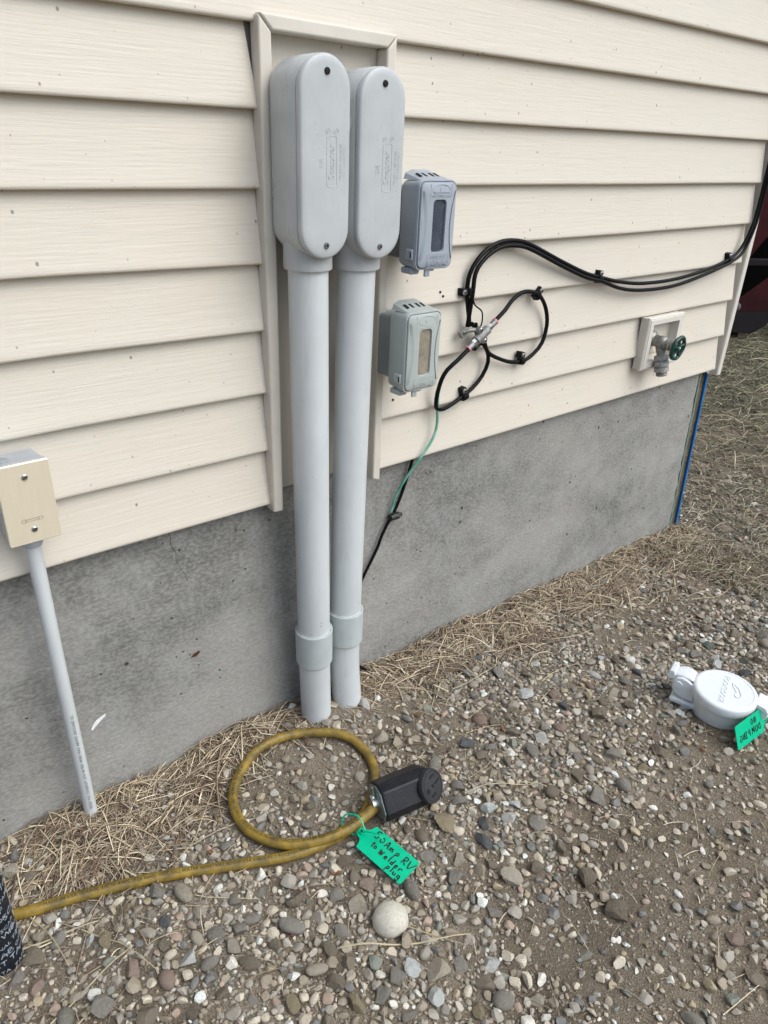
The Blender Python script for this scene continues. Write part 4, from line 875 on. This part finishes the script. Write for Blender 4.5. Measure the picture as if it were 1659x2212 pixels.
# hinge lever on the wall side
hy = V(-0.28, 0.96, 0).normalized(); hx = V(0.96, 0.28, 0)
for s in (-1, 1):
    ear = [(0.060, 0.030), (0.066, 0.076), (0.082, 0.084), (0.096, 0.087), (0.109, 0.083), (0.117, 0.072), (0.117, 0.054), (0.108, 0.040), (0.094, 0.032), (0.080, 0.030)]
    MB().loft([[c0+hy*a+hx*(s*0.026+q)+Z*b for a, b in ear] for q in (-0.004, 0.004)]).build('hinge_ear', M['cap'], wcp, bevel=0.002)
MB().loft([[c0+hy*a+hx*q+Z*b for a, b in ((0.070, 0.082), (0.076, 0.089), (0.100, 0.090), (0.114, 0.086), (0.122, 0.074), (0.116, 0.071), (0.106, 0.080), (0.080, 0.081))] for q in (-0.021, 0.021)]).build('lever_arm', M['cap'], wcp, bevel=0.003)
MB().loft([[c0+hy*a+hx*q+Z*b for a, b in ((0.112, 0.070), (0.118, 0.094), (0.130, 0.092), (0.136, 0.072), (0.128, 0.066))] for q in (-0.022, 0.024)]).build('lever_grip', M['cap'], wcp, bevel=0.002)
MB().tube([c0+hy*0.102-hx*0.034+Z*0.066, c0+hy*0.102+hx*0.034+Z*0.066], 0.010, 16).build('hinge_pin', M['cap'], wcp, smooth=40)
MB().loft([[c0+hy*a+hx*q+Z*b for a, b in ((0.050, 0.012), (0.050, 0.026), (0.110, 0.026), (0.116, 0.020), (0.112, 0.012))] for q in (-0.036, 0.020)]).build('lower_flange', M['cap'], wcp, bevel=0.004)
for s in (-1, 1):
    MB().loft([[c0-hy*a+hx*(s*0.020+0.012+q)+Z*b for a, b in ((0.060, 0.022), (0.062, 0.076), (0.084, 0.080), (0.100, 0.070), (0.104, 0.056), (0.088, 0.024))] for q in (-0.004, 0.004)]).build('hasp_ear', M['cap'], wcp, bevel=0.002)
MB().loft([[c0-hy*a+hx*q+Z*b for a, b in ((0.070, 0.076), (0.072, 0.084), (0.094, 0.080), (0.104, 0.066), (0.098, 0.062))] for q in (-0.014, 0.038)]).build('hasp_bridge', M['cap'], wcp, bevel=0.002)

# ------------------------------------------------------------------ taped pipe, bottom left
tp = thing('taped_pipe', (0.034, -0.190, 0.0), 'pipe wrapped in black tape with white print, standing in straw', 'pipe')
tb_, tt_ = V(0.034, -0.190, -0.08), V(0.030, -0.184, 0.62); tax = (tt_-tb_).normalized(); tu_, tv_, _ = basis(tax, V(0, 1, 0))
loops = []; R0 = 0.0300
MB().lathe([(R0+0.0022*((h % 0.028)/0.028), h) for h in [i*0.004 for i in range(175)]], tb_, tax, 32).build('pipe_wrap', M['tape'], tp, smooth=50)
tm = MB()
TXT = ['TAPE', 'NAL TAP', '100F', 'UCT TA', 'PIPE WR', 'ICF', 'TO OFT', 'SCAP TA']
rows = [(TXT[(i*3+j*5) % 8], 0.075+i*0.0185+0.004*j, 0.0105+0.005*((i*7+j) % 3 == 0), -1.1+j*1.25+0.45*math.sin(i*2.3)) for i in range(20) for j in range(3)]
for i, (s, h, sz, a0) in enumerate(rows):
    vs, fs = text_mesh(s, sz, 0.0001)
    o_ = []
    for p in vs:
        a = a0 + p.x/R0; h2 = h + p.y + p.x*0.20; rr = R0+0.0026+p.z
        e1 = V(0.70, -0.71, 0); e2 = V(0.71, 0.70, 0)
        o_.append(tb_ + tax*h2 + (e1*math.cos(a-0.5) + e2*math.sin(a-0.5))*rr)
    tm.add(o_, fs)
tm.build('tape_print', M['tapeink'], tp, smooth=0)

# ------------------------------------------------------------------ red farm machine beyond the corner
fg = V(5.778, 1.405, -0.05); fr_ = V(0.403, -0.915, 0).normalized(); fd = V(0.915, 0.403, 0).normalized()
fm = thing('farm_machine', tuple(fg), 'worn red steel farm machine standing on the cut grass past the corner', 'farm machine')
def plate(name, poly, d0, d1, m_, bev=0.004):
    return MB().loft([[fg+fr_*a+Z*b+fd*d_ for a, b in poly] for d_ in (d0, d1)]).build(name, m_, fm, bevel=bev, smooth=0)
lp = plate('skid_plate', [(-0.19, 0.22), (-0.10, 0.315), (0.04, 0.465), (0.40, 0.84), (0.62, 0.86), (0.62, 0.36), (0.17, 0.24), (-0.135, 0.205)], 0.0, 0.03, M['red'])
plate('skid_toe', [(-0.19, 0.22), (-0.13, 0.210), (0.17, 0.245), (0.115, 0.130), (0.03, 0.055), (-0.10, 0.045), (-0.128, 0.10)], 0.002, 0.032, M['reddark'])
plate('skid_foot', [(-0.26, 0.12), (-0.135, 0.20), (-0.125, 0.08), (-0.06, 0.035), (-0.06, 0.01), (-0.27, 0.00)], 0.01, 0.30, M['blacksteel'])
plate('upper_panel', [(-0.55, 1.75), (0.30, 1.75), (0.30, 1.30), (-0.03, 0.74), (-0.148, 0.52), (-0.55, 0.30)], 0.12, 0.16, M['red'])
plate('upper_flange', [(-0.05, 0.80), (0.30, 1.28), (0.60, 1.28), (0.60, 0.86), (-0.01, 0.76)], 0.20, 0.22, M['red'])
plate('cross_bar', [(-0.50, 0.49), (0.60, 0.58), (0.60, 0.62), (-0.50, 0.535)], 0.14, 0.24, M['reddark'])
plate('frame_back', [(-0.60, 0.06), (0.70, 0.06), (0.70, 1.70), (-0.60, 1.70)], 0.50, 0.60, M['blacksteel'])
MB().lathe([(0.030, 0), (0.030, 0.012), (0.018, 0.016), (0.018, 0.026)], fg+fr_*-0.118+Z*0.24, -fd, 14).build('bolt', M['dullsteel'], lp, smooth=30)

# ------------------------------------------------------------------ stones and gravel
def ico(sub):
    bm = bmesh.new(); bmesh.ops.create_icosphere(bm, subdivisions=sub, radius=1.0)
    v = np.array([x.co[:] for x in bm.verts]); f = np.array([[q.index for q in p.verts] for p in bm.faces]); bm.free(); return v, f
def stone_shape(base, seed, angular):
    r = np.random.default_rng(seed); v = base.copy()
    if angular:
        for _ in range(int(r.integers(6, 10))):
            n = r.normal(size=3); n /= np.linalg.norm(n); dcut = r.uniform(0.38, 0.76)
            d_ = v @ n; k = d_ > dcut; v[k] -= np.outer(d_[k]-dcut, n)
    off = r.uniform(0, 50, 3)
    amp = 0.05 if angular else 0.09
    for i in range(len(v)):
        p = Vector(v[i]*1.1+off); v[i] *= 1 + amp*mnoise.noise(p) + 0.05*mnoise.noise(p*2.7)
    v *= np.array([1.0, r.uniform(0.52, 0.95), r.uniform(0.40, 0.72)])
    return v / np.abs(v[:, :2]).max()
I0, I1, I2, I3 = ico(1), ico(2), ico(3), ico(4)
PAL = [((0.267, 0.243, 0.205), (0.384, 0.353, 0.301)), ((0.215, 0.178, 0.129), (0.326, 0.274, 0.205)), ((0.442, 0.382, 0.294), (0.582, 0.516, 0.410)), ((0.675, 0.626, 0.542), (0.728, 0.762, 0.725)), ((0.111, 0.112, 0.110), (0.175, 0.178, 0.178)), ((0.315, 0.230, 0.178), (0.420, 0.317, 0.253)), ((0.151, 0.173, 0.143), (0.199, 0.218, 0.185)), ((0.315, 0.259, 0.161), (0.407, 0.333, 0.218))]
PW = np.array([0.28, 0.26, 0.21, 0.07, 0.07, 0.045, 0.03, 0.04]); PW = PW/PW.sum()
CN = ['mid grey', 'grey-brown', 'pale tan-grey', 'whitish', 'dark slate', 'dull reddish', 'greenish grey', 'ochre']
CLS = [stone_class_mat('stone_'+n.replace(' ', '_').replace('-', '_'), a, b) for n, (a, b) in zip(CN, PAL)]
BARE = [(0.645, -0.20, 0.10, 0.75), (1.75, -0.23, 0.14, 0.7), (1.00, -0.26, 0.12, 0.45), (0.93, -0.74, 0.16, 0.85), (1.12, -0.78, 0.16, 0.85), (1.30, -0.78, 0.18, 0.9), (1.06, -0.93, 0.14, 0.75), (0.82, -0.82, 0.10, 0.6), (1.55, -0.85, 0.25, 0.8), (1.05, -0.62, 0.08, 0.6)]
def dens(x, y):
    d_ = 0.80 + 1.35*mnoise.noise((x*3.2+5, y*3.2, 0.7)) + 0.45*mnoise.noise((x*9, y*9, 3.0))
    for bx, by, br, bs in BARE: d_ -= 1.0*bs*math.exp(-((x-bx)**2+(y-by)**2)/br**2)
    if x < 0.95 and y < -0.30: d_ += 0.28
    if y > -0.10: d_ -= 0.5*(y+0.10)/0.13
    if x > 2.0: d_ -= (x-2.0)*0.7*max(0.0, min(1.0, (y+0.6)/0.5))
    if x < 0.55 and y > -0.19+0.05*x: d_ -= 0.55
    return min(1.0, max(0.06, d_))
def in_view(x, y, m_=0.22):
    # ground the camera (or a step aside) can see
    if y > 0.02 and x < 2.47: return False
    if y > 0.4 or x > 3.4: return False
    return (y - (-0.287)) > -0.79*(x) - 0.05 - m_ and (y+1.04) > 0.476*(x-0.945) - m_*1.1 and x > -0.3
cell = 0.03; grid = {}
def free(x, y, r, k):
    cx_, cy_ = int(x//cell), int(y//cell)
    for i in (-2, -1, 0, 1, 2):
        for j in (-2, -1, 0, 1, 2):
            for (a, b, c) in grid.get((cx_+i, cy_+j), ()):
                if (a-x)**2+(b-y)**2 < ((r+c)*k)**2: return False
    return True
def occupy(x, y, r): grid.setdefault((int(x//cell), int(y//cell)), []).append((x, y, r))
def blocked(x, y):
    if (x-0.766)**2+(y+0.04)**2 < 0.042**2 or (x-0.853)**2+(y+0.043)**2 < 0.042**2: return True
    if (x-1.564)**2+(y+0.62)**2 < 0.074**2 or (x-0.034)**2+(y+0.190)**2 < 0.038**2: return True
    return False
cord_xy = [(p.x, p.y, p.z) for p in CP[::2]]
CG = {}
for a, b, c in cord_xy: CG.setdefault((int(a//0.04), int(b//0.04)), []).append((a, b))
def near_cord(x, y, r):
    i0, j0 = int(x//0.04), int(y//0.04)
    for i in (-1, 0, 1):
        for j in (-1, 0, 1):
            for a, b in CG.get((i0+i, j0+j), ()):
                if (a-x)**2+(b-y)**2 < (r+RC)**2: return True
    return False
TAG_BOX = [(0.60, 0.70, -0.515, -0.375), (0.69, 0.85, -0.40, -0.29), (1.46, 1.62, -0.735, -0.68)]
stones = []   # x,y,r
occupy(0.576, -0.537, 0.033)
tries = 0
while len(stones) < 300 and tries < 60000:      # the largest ones, each an object
    tries += 1
    x = rnd.uniform(-0.2, 2.4); y = rnd.uniform(-1.25, -0.02)
    if not in_view(x, y, 0.05) or blocked(x, y) or rnd.random() > dens(x, y)**1.3: continue
    dist = math.hypot(x, y+1.14)
    if rnd.random() > min(1.0, 0.75/dist): continue
    r = min(0.0230, 0.0128*math.exp(abs(rnd.gauss(0, 0.30)))) * (1.0 if y > -0.25 or x > 1.3 else 1.10)
    if not free(x, y, r, 0.95) or near_cord(x, y, r): continue
    if any(a < x < b and c < y < d2 for a, b, c, d2 in TAG_BOX) and r > 0.0125: continue
    occupy(x, y, r); stones.append((x, y, r))
protos = []; LBL = []
for i in range(28):
    ang = i % 6 != 0
    v, f = (I2 if ang else I2); vv = stone_shape(v, 100+i, ang)
    me = bpy.data.meshes.new('stone'); me.from_pydata([tuple(p) for p in vv], [], [tuple(int(q) for q in t) for t in f])
    me.polygons.foreach_set('use_smooth', [True]*len(me.polygons))
    if ang: me.set_sharp_from_angle(angle=math.radians(15))
    me.materials.append(None); protos.append((me, ang))
for k, (x, y, r) in enumerate(stones):
    pi_ = rnd.randrange(len(protos)); me, ang = protos[pi_]; ci = int(RG.choice(len(PAL), p=PW))
    o = bpy.data.objects.new('stone', me); COL.objects.link(o)
    o.material_slots[0].link = 'OBJECT'; o.material_slots[0].material = CLS[ci]
    o.scale = (r, r, r); o.rotation_euler = (rnd.uniform(-0.35, 0.35), rnd.uniform(-0.35, 0.35), rnd.uniform(0, 6.28))
    o.location = (x, y, gz(x, y)+r*rnd.uniform(0.05, 0.48))
    tag(o, CN[ci]+(' angular' if ang else ' rounded')+' stone', 'stone', 'loose stones in the gravel'); LBL.append((o, x, y, r))
# the big pale round cobble
v, f = I3; vv = v.copy()
for i in range(len(vv)):
    p = Vector(vv[i]*1.0+np.array([3, 8, 1])); vv[i] *= 1+0.05*mnoise.noise(p)+0.010*mnoise.noise(p*6)
vv *= np.array([1, 0.95, 0.80])
me = bpy.data.meshes.new('round_stone'); me.from_pydata([tuple(p) for p in vv], [], [tuple(int(q) for q in t) for t in f]); me.polygons.foreach_set('use_smooth', [True]*len(me.polygons))
big_m = mat('pale_cobble', (0.64, 0.60, 0.50), 0.8, var=0.28, vscale=7, bump=0.35, bscale=26, bdist=0.03); me.materials.append(big_m)
bs = bpy.data.objects.new('round_stone', me); COL.objects.link(bs); bs.scale = (0.0325,)*3; bs.location = (0.576, -0.537, gz(0.576, -0.537)+0.014)
tag(bs, 'large smooth round pale stone below the green cord tag', 'stone')

def scatter(name, base, nproto, count, rfun, sink, sep, angp, floor, seed, region):
    r_ = random.Random(seed); rg = np.random.default_rng(seed); bv, bf = base; shapes = [stone_shape(bv, seed*31+i, (i/nproto) < angp) for i in range(nproto)]
    VV = []; FF = []; CC = []; n = 0; tries = 0; nv = len(bv)
    x0, x1, y0, y1 = region
    while n < count and tries < count*14:
        tries += 1
        x = r_.uniform(x0, x1); y = r_.uniform(y0, y1)
        if not in_view(x, y) or blocked(x, y): continue
        dd = max(floor, dens(x, y))
        if r_.random() > dd: continue
        r = rfun(r_)
        if sep > 0 and not free(x, y, r, sep): continue
        if near_cord(x, y, r*0.8): continue
        if sep > 0: occupy(x, y, r)
        q = Quaternion(Vector((r_.gauss(0, 1), r_.gauss(0, 1), 0.01)).normalized(), r_.uniform(-0.45, 0.45)) @ Quaternion((0, 0, 1), r_.uniform(0, 6.28))
        mtx = np.array(q.to_matrix())
        s = shapes[r_.randrange(nproto)]*r
        z = gz(x, y) + r*r_.uniform(*sink)
        VV.append(s @ mtx.T + np.array([x, y, z])); FF.append(bf + n*nv)
        ci = int(rg.choice(len(PAL), p=PW)); a, b = PAL[ci]; tmix = r_.random(); c = [a[i]+(b[i]-a[i])*tmix for i in range(3)]
        if name == 'grit': c = [0.45*c[i]+0.55*(0.22, 0.185, 0.135)[i] for i in range(3)]
        CC.append(np.tile(np.array([*c, 1.0]), (nv, 1))); n += 1
    VV = np.concatenate(VV); FF = np.concatenate(FF); CC = np.concatenate(CC)
    me = bpy.data.meshes.new(name); me.vertices.add(len(VV)); me.vertices.foreach_set('co', VV.astype(np.float32).ravel())
    me.loops.add(len(FF)*3); me.loops.foreach_set('vertex_index', FF.astype(np.int32).ravel())
    me.polygons.add(len(FF)); me.polygons.foreach_set('loop_start', np.arange(0, len(FF)*3, 3, dtype=np.int32)); me.polygons.foreach_set('loop_total', np.full(len(FF), 3, dtype=np.int32))
    me.update(calc_edges=True)
    at = me.attributes.new('col', 'FLOAT_COLOR', 'POINT'); at.data.foreach_set('color', CC.astype(np.float32).ravel())
    me.polygons.foreach_set('use_smooth', np.ones(len(FF), dtype=bool)); me.set_sharp_from_angle(angle=math.radians(19))
    me.materials.append(M['stone'])
    o = bpy.data.objects.new(name, me); COL.objects.link(o); o['kind'] = 'stuff'
    return o
REG = (-0.3, 3.2, -1.30, 0.35)
g1 = scatter('gravel', I1, 36, 5200, lambda r: min(0.0150, 0.0074*math.exp(abs(r.gauss(0, 0.36)))), (0.05, 0.50), 0.78, 0.92, 0.10, 21, REG)
tag(g1, 'mixed grey and tan gravel stones covering the ground', 'gravel')
g2 = scatter('gravel', I1, 16, 9500, lambda r: r.uniform(0.0030, 0.0064), (0.0, 0.6), 0.60, 0.8, 0.14, 22, REG)
tag(g2, 'small pebbles between the larger gravel stones', 'gravel')
g3 = scatter('grit', I0, 12, 46000, lambda r: 0.0009+0.0021*r.random()**2, (-0.1, 0.6), 0.0, 0.6, 0.55, 23, REG)
tag(g3, 'fine grit lying on the dirt', 'grit')

# ------------------------------------------------------------------ straw and cut grass
def straw_mesh(name, items, label, cat, kind=True):
    """items: (points, radius, colour)"""
    VV = []; FF = []; CC = []; o = 0
    for pts, r, c in items:
        n = len(pts); P = np.array(pts); T = np.gradient(P, axis=0); T /= np.linalg.norm(T, axis=1)[:, None]+1e-9
        S_ = np.cross(T, [0, 0, 1.0]); S_ /= np.linalg.norm(S_, axis=1)[:, None]+1e-9; U_ = np.cross(S_, T)
        rr = r*np.linspace(1.0, 0.55, n)[:, None]
        ring = [P+S_*rr, P+U_*rr*0.55, P-S_*rr]
        for k in range(3): VV.append(ring[k])
        for i in range(n-1):
            for k in range(3):
                a = o+k*n+i; b = o+((k+1) % 3)*n+i; FF.append((a, a+1, b+1, b))
        CC.append(np.tile(np.array([*c, 1.0]), (3*n, 1))); o += 3*n
    VV = np.concatenate(VV); CC = np.concatenate(CC); FF = np.array(FF)
    me = bpy.data.meshes.new(name); me.vertices.add(len(VV)); me.vertices.foreach_set('co', VV.astype(np.float32).ravel())
    me.loops.add(len(FF)*4); me.loops.foreach_set('vertex_index', FF.astype(np.int32).ravel())
    me.polygons.add(len(FF)); me.polygons.foreach_set('loop_start', np.arange(0, len(FF)*4, 4, dtype=np.int32)); me.polygons.foreach_set('loop_total', np.full(len(FF), 4, dtype=np.int32))
    me.update(calc_edges=True)
    at = me.attributes.new('col', 'FLOAT_COLOR', 'POINT'); at.data.foreach_set('color', CC.astype(np.float32).ravel())
    me.polygons.foreach_set('use_smooth', np.ones(len(FF), dtype=bool))
    me.materials.append(M['straw'])
    ob = bpy.data.objects.new(name, me); COL.objects.link(ob)
    if kind: ob['kind'] = 'stuff'
    tag(ob, label, cat); return ob
SC = [(0.540, 0.437, 0.286), (0.400, 0.313, 0.216), (0.281, 0.211, 0.146), (0.151, 0.108, 0.076), (0.756, 0.648, 0.454), (0.389, 0.335, 0.265), (0.216, 0.135, 0.092)]
SW = [0.22, 0.20, 0.16, 0.14, 0.14, 0.08, 0.06]
SCF = [(0.325, 0.303, 0.179), (0.190, 0.188, 0.112), (0.106, 0.107, 0.065), (0.448, 0.411, 0.263), (0.140, 0.154, 0.087), (0.056, 0.054, 0.036)]
def blade(x, y, ln, r, ang, lift, col, bend=0.25, seg=6, tilt=0.0, zero=None):
    pts = []; a = ang; px_, py_ = x-math.cos(ang)*ln/2, y-math.sin(ang)*ln/2; cv = rnd.gauss(0, bend*(0.4 if rnd.random() < 0.75 else 1.6))
    kink = rnd.randrange(1, seg) if rnd.random() < 0.10 else -1; ph = rnd.uniform(-0.5, 0.5)
    for i in range(seg):
        t = i/(seg-1)
        zz = gz(px_, py_) + lift*(1-(2*t-1)**2*0.7) + tilt*(t-0.5)*ln + r
        if py_ > 0.024 and px_ < 2.40: py_ = 0.024
        pts.append((px_, py_, max(zz, gz(px_, py_)+r*0.4)))
        a += cv/seg + (rnd.gauss(0, 0.6) if i == kink else 0)
        px_ += math.cos(a)*ln/(seg-1); py_ += math.sin(a)*ln/(seg-1)
    return (pts, r, col)
def pickc(tab, wts=None):
    c = rnd.choices(tab, wts)[0]; k = rnd.uniform(0.8, 1.2); return tuple(q*k for q in c)
def straw_density(x, y):
    """along the foundation: thick on the left, thin at the pipes, thick again to the right"""
    dy = 0.03 - y
    if x < 0.62: wdt = 0.215 - 0.16*max(0, x-0.15)/0.5
    elif x < 0.92: wdt = 0.055
    else: wdt = 0.09 + 0.12*min(1, (x-0.92)/0.45) + 0.03*math.sin(x*7)
    k = 1.0/(1+math.exp((dy-wdt)/0.022)); return k*(0.12+1.35*max(0, 0.42+mnoise.noise((x*6, y*9, 9))+0.35*mnoise.noise((x*17, y*17, 2))))
items = []; tries = 0
while len(items) < 9600 and tries < 90000:
    tries += 1
    x = rnd.uniform(-0.35, 2.5); y = 0.026-abs(rnd.gauss(0, 0.13))
    dd = straw_density(x, y)
    if rnd.random() > dd or blocked(x, y): continue
    if x > 1.0 and rnd.random() > 0.95: continue
    ln = rnd.uniform(0.03, 0.085) if rnd.random() < 0.65 else rnd.uniform(0.08, 0.17)
    ang = rnd.gauss(0.0, 0.75) + (0.35 if x < 0.6 else -0.15) + (math.pi if rnd.random() < 0.5 else 0)
    if rnd.random() < 0.3: ang = rnd.uniform(0, 6.28)
    lift = rnd.random()**1.5*0.026*min(1.2, dd+0.2)
    items.append(blade(x, y, ln, 0.0006+0.0017*rnd.random()**1.3, ang, lift, pickc(SC, SW), 0.5, 6, rnd.gauss(0, 0.10)))
for _ in range(4200):
    x = rnd.uniform(-0.35, 2.5); y = 0.026-abs(rnd.gauss(0, 0.12))
    if rnd.random() > straw_density(x, y)*0.9+0.05 or blocked(x, y): continue
    wide = rnd.random() < 0.25
    items.append(blade(x, y, rnd.uniform(0.008, 0.03)*(1.6 if wide else 1), rnd.uniform(0.0018, 0.0030) if wide else rnd.uniform(0.0005, 0.0012), rnd.uniform(0, 6.28), rnd.random()*0.008, pickc(SC, [0.1, 0.2, 0.25, 0.25, 0.04, 0.1, 0.2]), 0.4, 4))
straw_mesh('straw_litter', items, 'dry straw litter piled along the foundation', 'straw')
items = []; tries = 0
while len(items) < 1500 and tries < 60000:     # thin loose bits over the gravel
    tries += 1
    x = rnd.uniform(-0.2, 2.9); y = rnd.uniform(-1.2, 0.1)
    if not in_view(x, y): continue
    p_ = 0.10 + 0.5*max(0, mnoise.noise((x*3, y*3, 20))) + (0.75 if y > -0.42 and x > 0.85 else 0) + (0.45 if x < 0.45 and y > -0.42 else 0)
    if rnd.random() > p_: continue
    ln = rnd.uniform(0.02, 0.06) if rnd.random() < 0.75 else rnd.uniform(0.06, 0.12)
    items.append(blade(x, y, ln, rnd.uniform(0.0005, 0.0013), rnd.uniform(0, 6.28), rnd.uniform(0.003, 0.010), pickc(SC, SW), 0.5, 6))
straw_mesh('loose_straw', items, 'scattered bits of straw over the gravel', 'straw')
items = []; tries = 0
while len(items) < 15000 and tries < 120000:  # cut grass beyond the corner
    tries += 1
    u_ = rnd.random(); x = 2.2 + 5.2*u_**1.5; y = rnd.uniform(-0.75, 2.6) if x > 2.5 else rnd.uniform(-0.5, 0.01)
    if y > 0.45*(x-1.2)+0.9: continue
    if y < -0.62+0.42*(x-2.0) - 0.30: continue
    if y < -0.35 + 0.2*max(0, x-2.4) and rnd.random() < 0.75: continue
    if x < 2.6 and rnd.random() < 0.5: continue
    far = min(1.0, max(0.0, (x-2.4)/2.0)); c = pickc(SCF) if rnd.random() < 0.35+0.55*far else pickc(SC, SW)
    items.append(blade(x, y, rnd.uniform(0.04, 0.14)*(1+0.6*far), rnd.uniform(0.0009, 0.0019)*(1+1.3*far), rnd.uniform(0, 6.28), rnd.random()**1.4*0.030, c, 0.6, 5, rnd.gauss(0, 0.2)))
straw_mesh('cut_grass', items, 'dry cut grass covering the yard beyond the house corner', 'grass')
# single stalks one can pick out
ST = [([(0.476, -0.524), (0.53, -0.560), (0.60, -0.604), (0.668, -0.640)], 0.0019, 4), ([(0.558, -0.523), (0.600, -0.575), (0.646, -0.647)], 0.0011, 4), ([(0.010, -0.182), (0.09, -0.205), (0.178, -0.230)], 0.0017, 4), ([(0.150, -0.226), (0.19, -0.290), (0.220, -0.378)], 0.0012, 0), ([(0.060, -0.345), (0.12, -0.330), (0.207, -0.309)], 0.0013, 4),
      ([(0.090, -0.150), (0.105, -0.205), (0.112, -0.274)], 0.0012, 0), ([(0.885, -0.415), (0.930, -0.428), (0.985, -0.462), (1.037, -0.497)], 0.0013, 4), ([(1.000, -0.470), (1.030, -0.500), (1.070, -0.57)], 0.0010, 0), ([(0.690, -0.460), (0.686, -0.490), (0.681, -0.522)], 0.0012, 4),
      ([(1.30, -0.28), (1.36, -0.27), (1.43, -0.29)], 0.0013, 4), ([(1.10, -0.16), (1.22, -0.17), (1.33, -0.13)], 0.0013, 4), ([(1.45, -0.14), (1.52, -0.19), (1.62, -0.21)], 0.0014, 0), ([(0.98, -0.08), (1.05, -0.15), (1.06, -0.24)], 0.0012, 4), ([(1.70, -0.12), (1.80, -0.16), (1.92, -0.15)], 0.0013, 4), ([(2.0, -0.30), (2.1, -0.34), (2.22, -0.33)], 0.0013, 0), ([(0.25, -0.10), (0.33, -0.13), (0.43, -0.12)], 0.0014, 4), ([(0.32, -0.20), (0.39, -0.17), (0.46, -0.10)], 0.0012, 0)]
LBL2 = []; LBL3 = []
for i, (p2, r, ci) in enumerate(ST):
    pts = []
    for p in spline([(a, b, 0) for a, b in p2], 0.012): pts.append((p.x, p.y, gz(p.x, p.y)+0.011+0.004*math.sin(len(pts)*0.5+i)))
    mb = MB().tube(pts, [r*(1-0.45*j/len(pts)) for j in range(len(pts))], 6)
    k = 0.15*rnd.random()
    ob = mb.build('straw_stalk', bpy.data.materials.get('straw_stalk') or mat('straw_stalk', (0.50, 0.42, 0.26), 0.55, var=0.3, vscale=60), None, smooth=60)
    tag(ob, 'pale straw stalk', 'straw', 'single straw stalks'); LBL2.append((ob, pts[len(pts)//2][0], pts[len(pts)//2][1], 1))
# bark chips
for i, (x, y) in enumerate(((1.42, -0.66), (0.56, -0.40), (1.40, -0.36), (0.96, -0.18), (0.40, -0.22), (0.43, -0.45), (1.30, -0.88), (0.25, -0.36), (1.10, -0.33))):
    a = rnd.uniform(0, 6.28); c = V(x, y, gz(x, y)+0.006); u = V(math.cos(a), math.sin(a), 0.1).normalized(); v = Z.cross(u).normalized()
    ob = MB().prism([(-0.009, -0.002), (-0.006, 0.003), (0.004, 0.0035), (0.010, 0.001), (0.006, -0.003)], c, u, v, u.cross(v), -0.001, 0.0012).build('bark_chip', M['chip'], None, smooth=0)
    tag(ob, 'orange-brown bark chip', 'bark chip', 'bark chips in the gravel'); LBL3.append((ob, x, y, 1))

# labels that single out each loose stone, stalk and chip
def landmark(x, y):
    if (x-0.645)**2+(y+0.20)**2 < 0.135**2: return 'inside the cord loop'
    if y > -0.09 and x > 0.92: return 'along the foundation'
    if y > -0.09: return 'near the pipe bases'
    if (x-1.564)**2+(y+0.62)**2 < 0.16**2: return 'beside the white cap'
    if x < 0.45 and y > -0.30: return 'beside the yellow cord'
    if 0.58 < x < 0.74 and -0.54 < y < -0.38: return 'around the cord tag'
    if x > 1.75: return 'beyond the white cap'
    if y > -0.30: return 'in the middle ground'
    px_ = cam_px(x, y)
    if px_[0] < 0.30: return 'at bottom left'
    if px_[0] < 0.55: return 'at bottom centre'
    if px_[1] < 0.78: return 'right of the connector'
    return 'at bottom right'
CMI = cam.rotation_euler.to_matrix().transposed()
def cam_px(x, y):
    q = CMI @ (Vector((x, y, 0.0)) - cam.location); return (0.5 + q.x/-q.z*1596.66/1659, 0.5 - q.y/-q.z*1596.66/2212)
ORD = ['leftmost', 'second from left', 'third from left', 'fourth from left', 'fifth from left', 'sixth from left', 'seventh from left', 'eighth from left', 'ninth from left', 'tenth from left', 'eleventh from left', 'twelfth from left', 'thirteenth from left', 'fourteenth from left', 'fifteenth from left', 'sixteenth from left', 'seventeenth from left', 'eighteenth from left', 'nineteenth from left', 'twentieth from left']
for L in (LBL, LBL2, LBL3):
    groups = {}
    for ob, x, y, r in L:
        sz = ('small ' if r < 0.0150 else 'large ') if L is LBL else ''
        groups.setdefault(sz + ob['label'] + ' ' + landmark(x, y), []).append((cam_px(x, y)[0], ob))
    for k, v in groups.items():
        v.sort(key=lambda t: t[0])
        for i, (_, ob) in enumerate(v):
            if len(v) == 1: ob['label'] = k
            elif i == len(v)-1: ob['label'] = k + ', rightmost of its kind'
            else: ob['label'] = k + ', ' + ORD[min(i, 19)] + ' of its kind'
for o in bpy.data.objects:
    if '_o' in o: del o['_o']
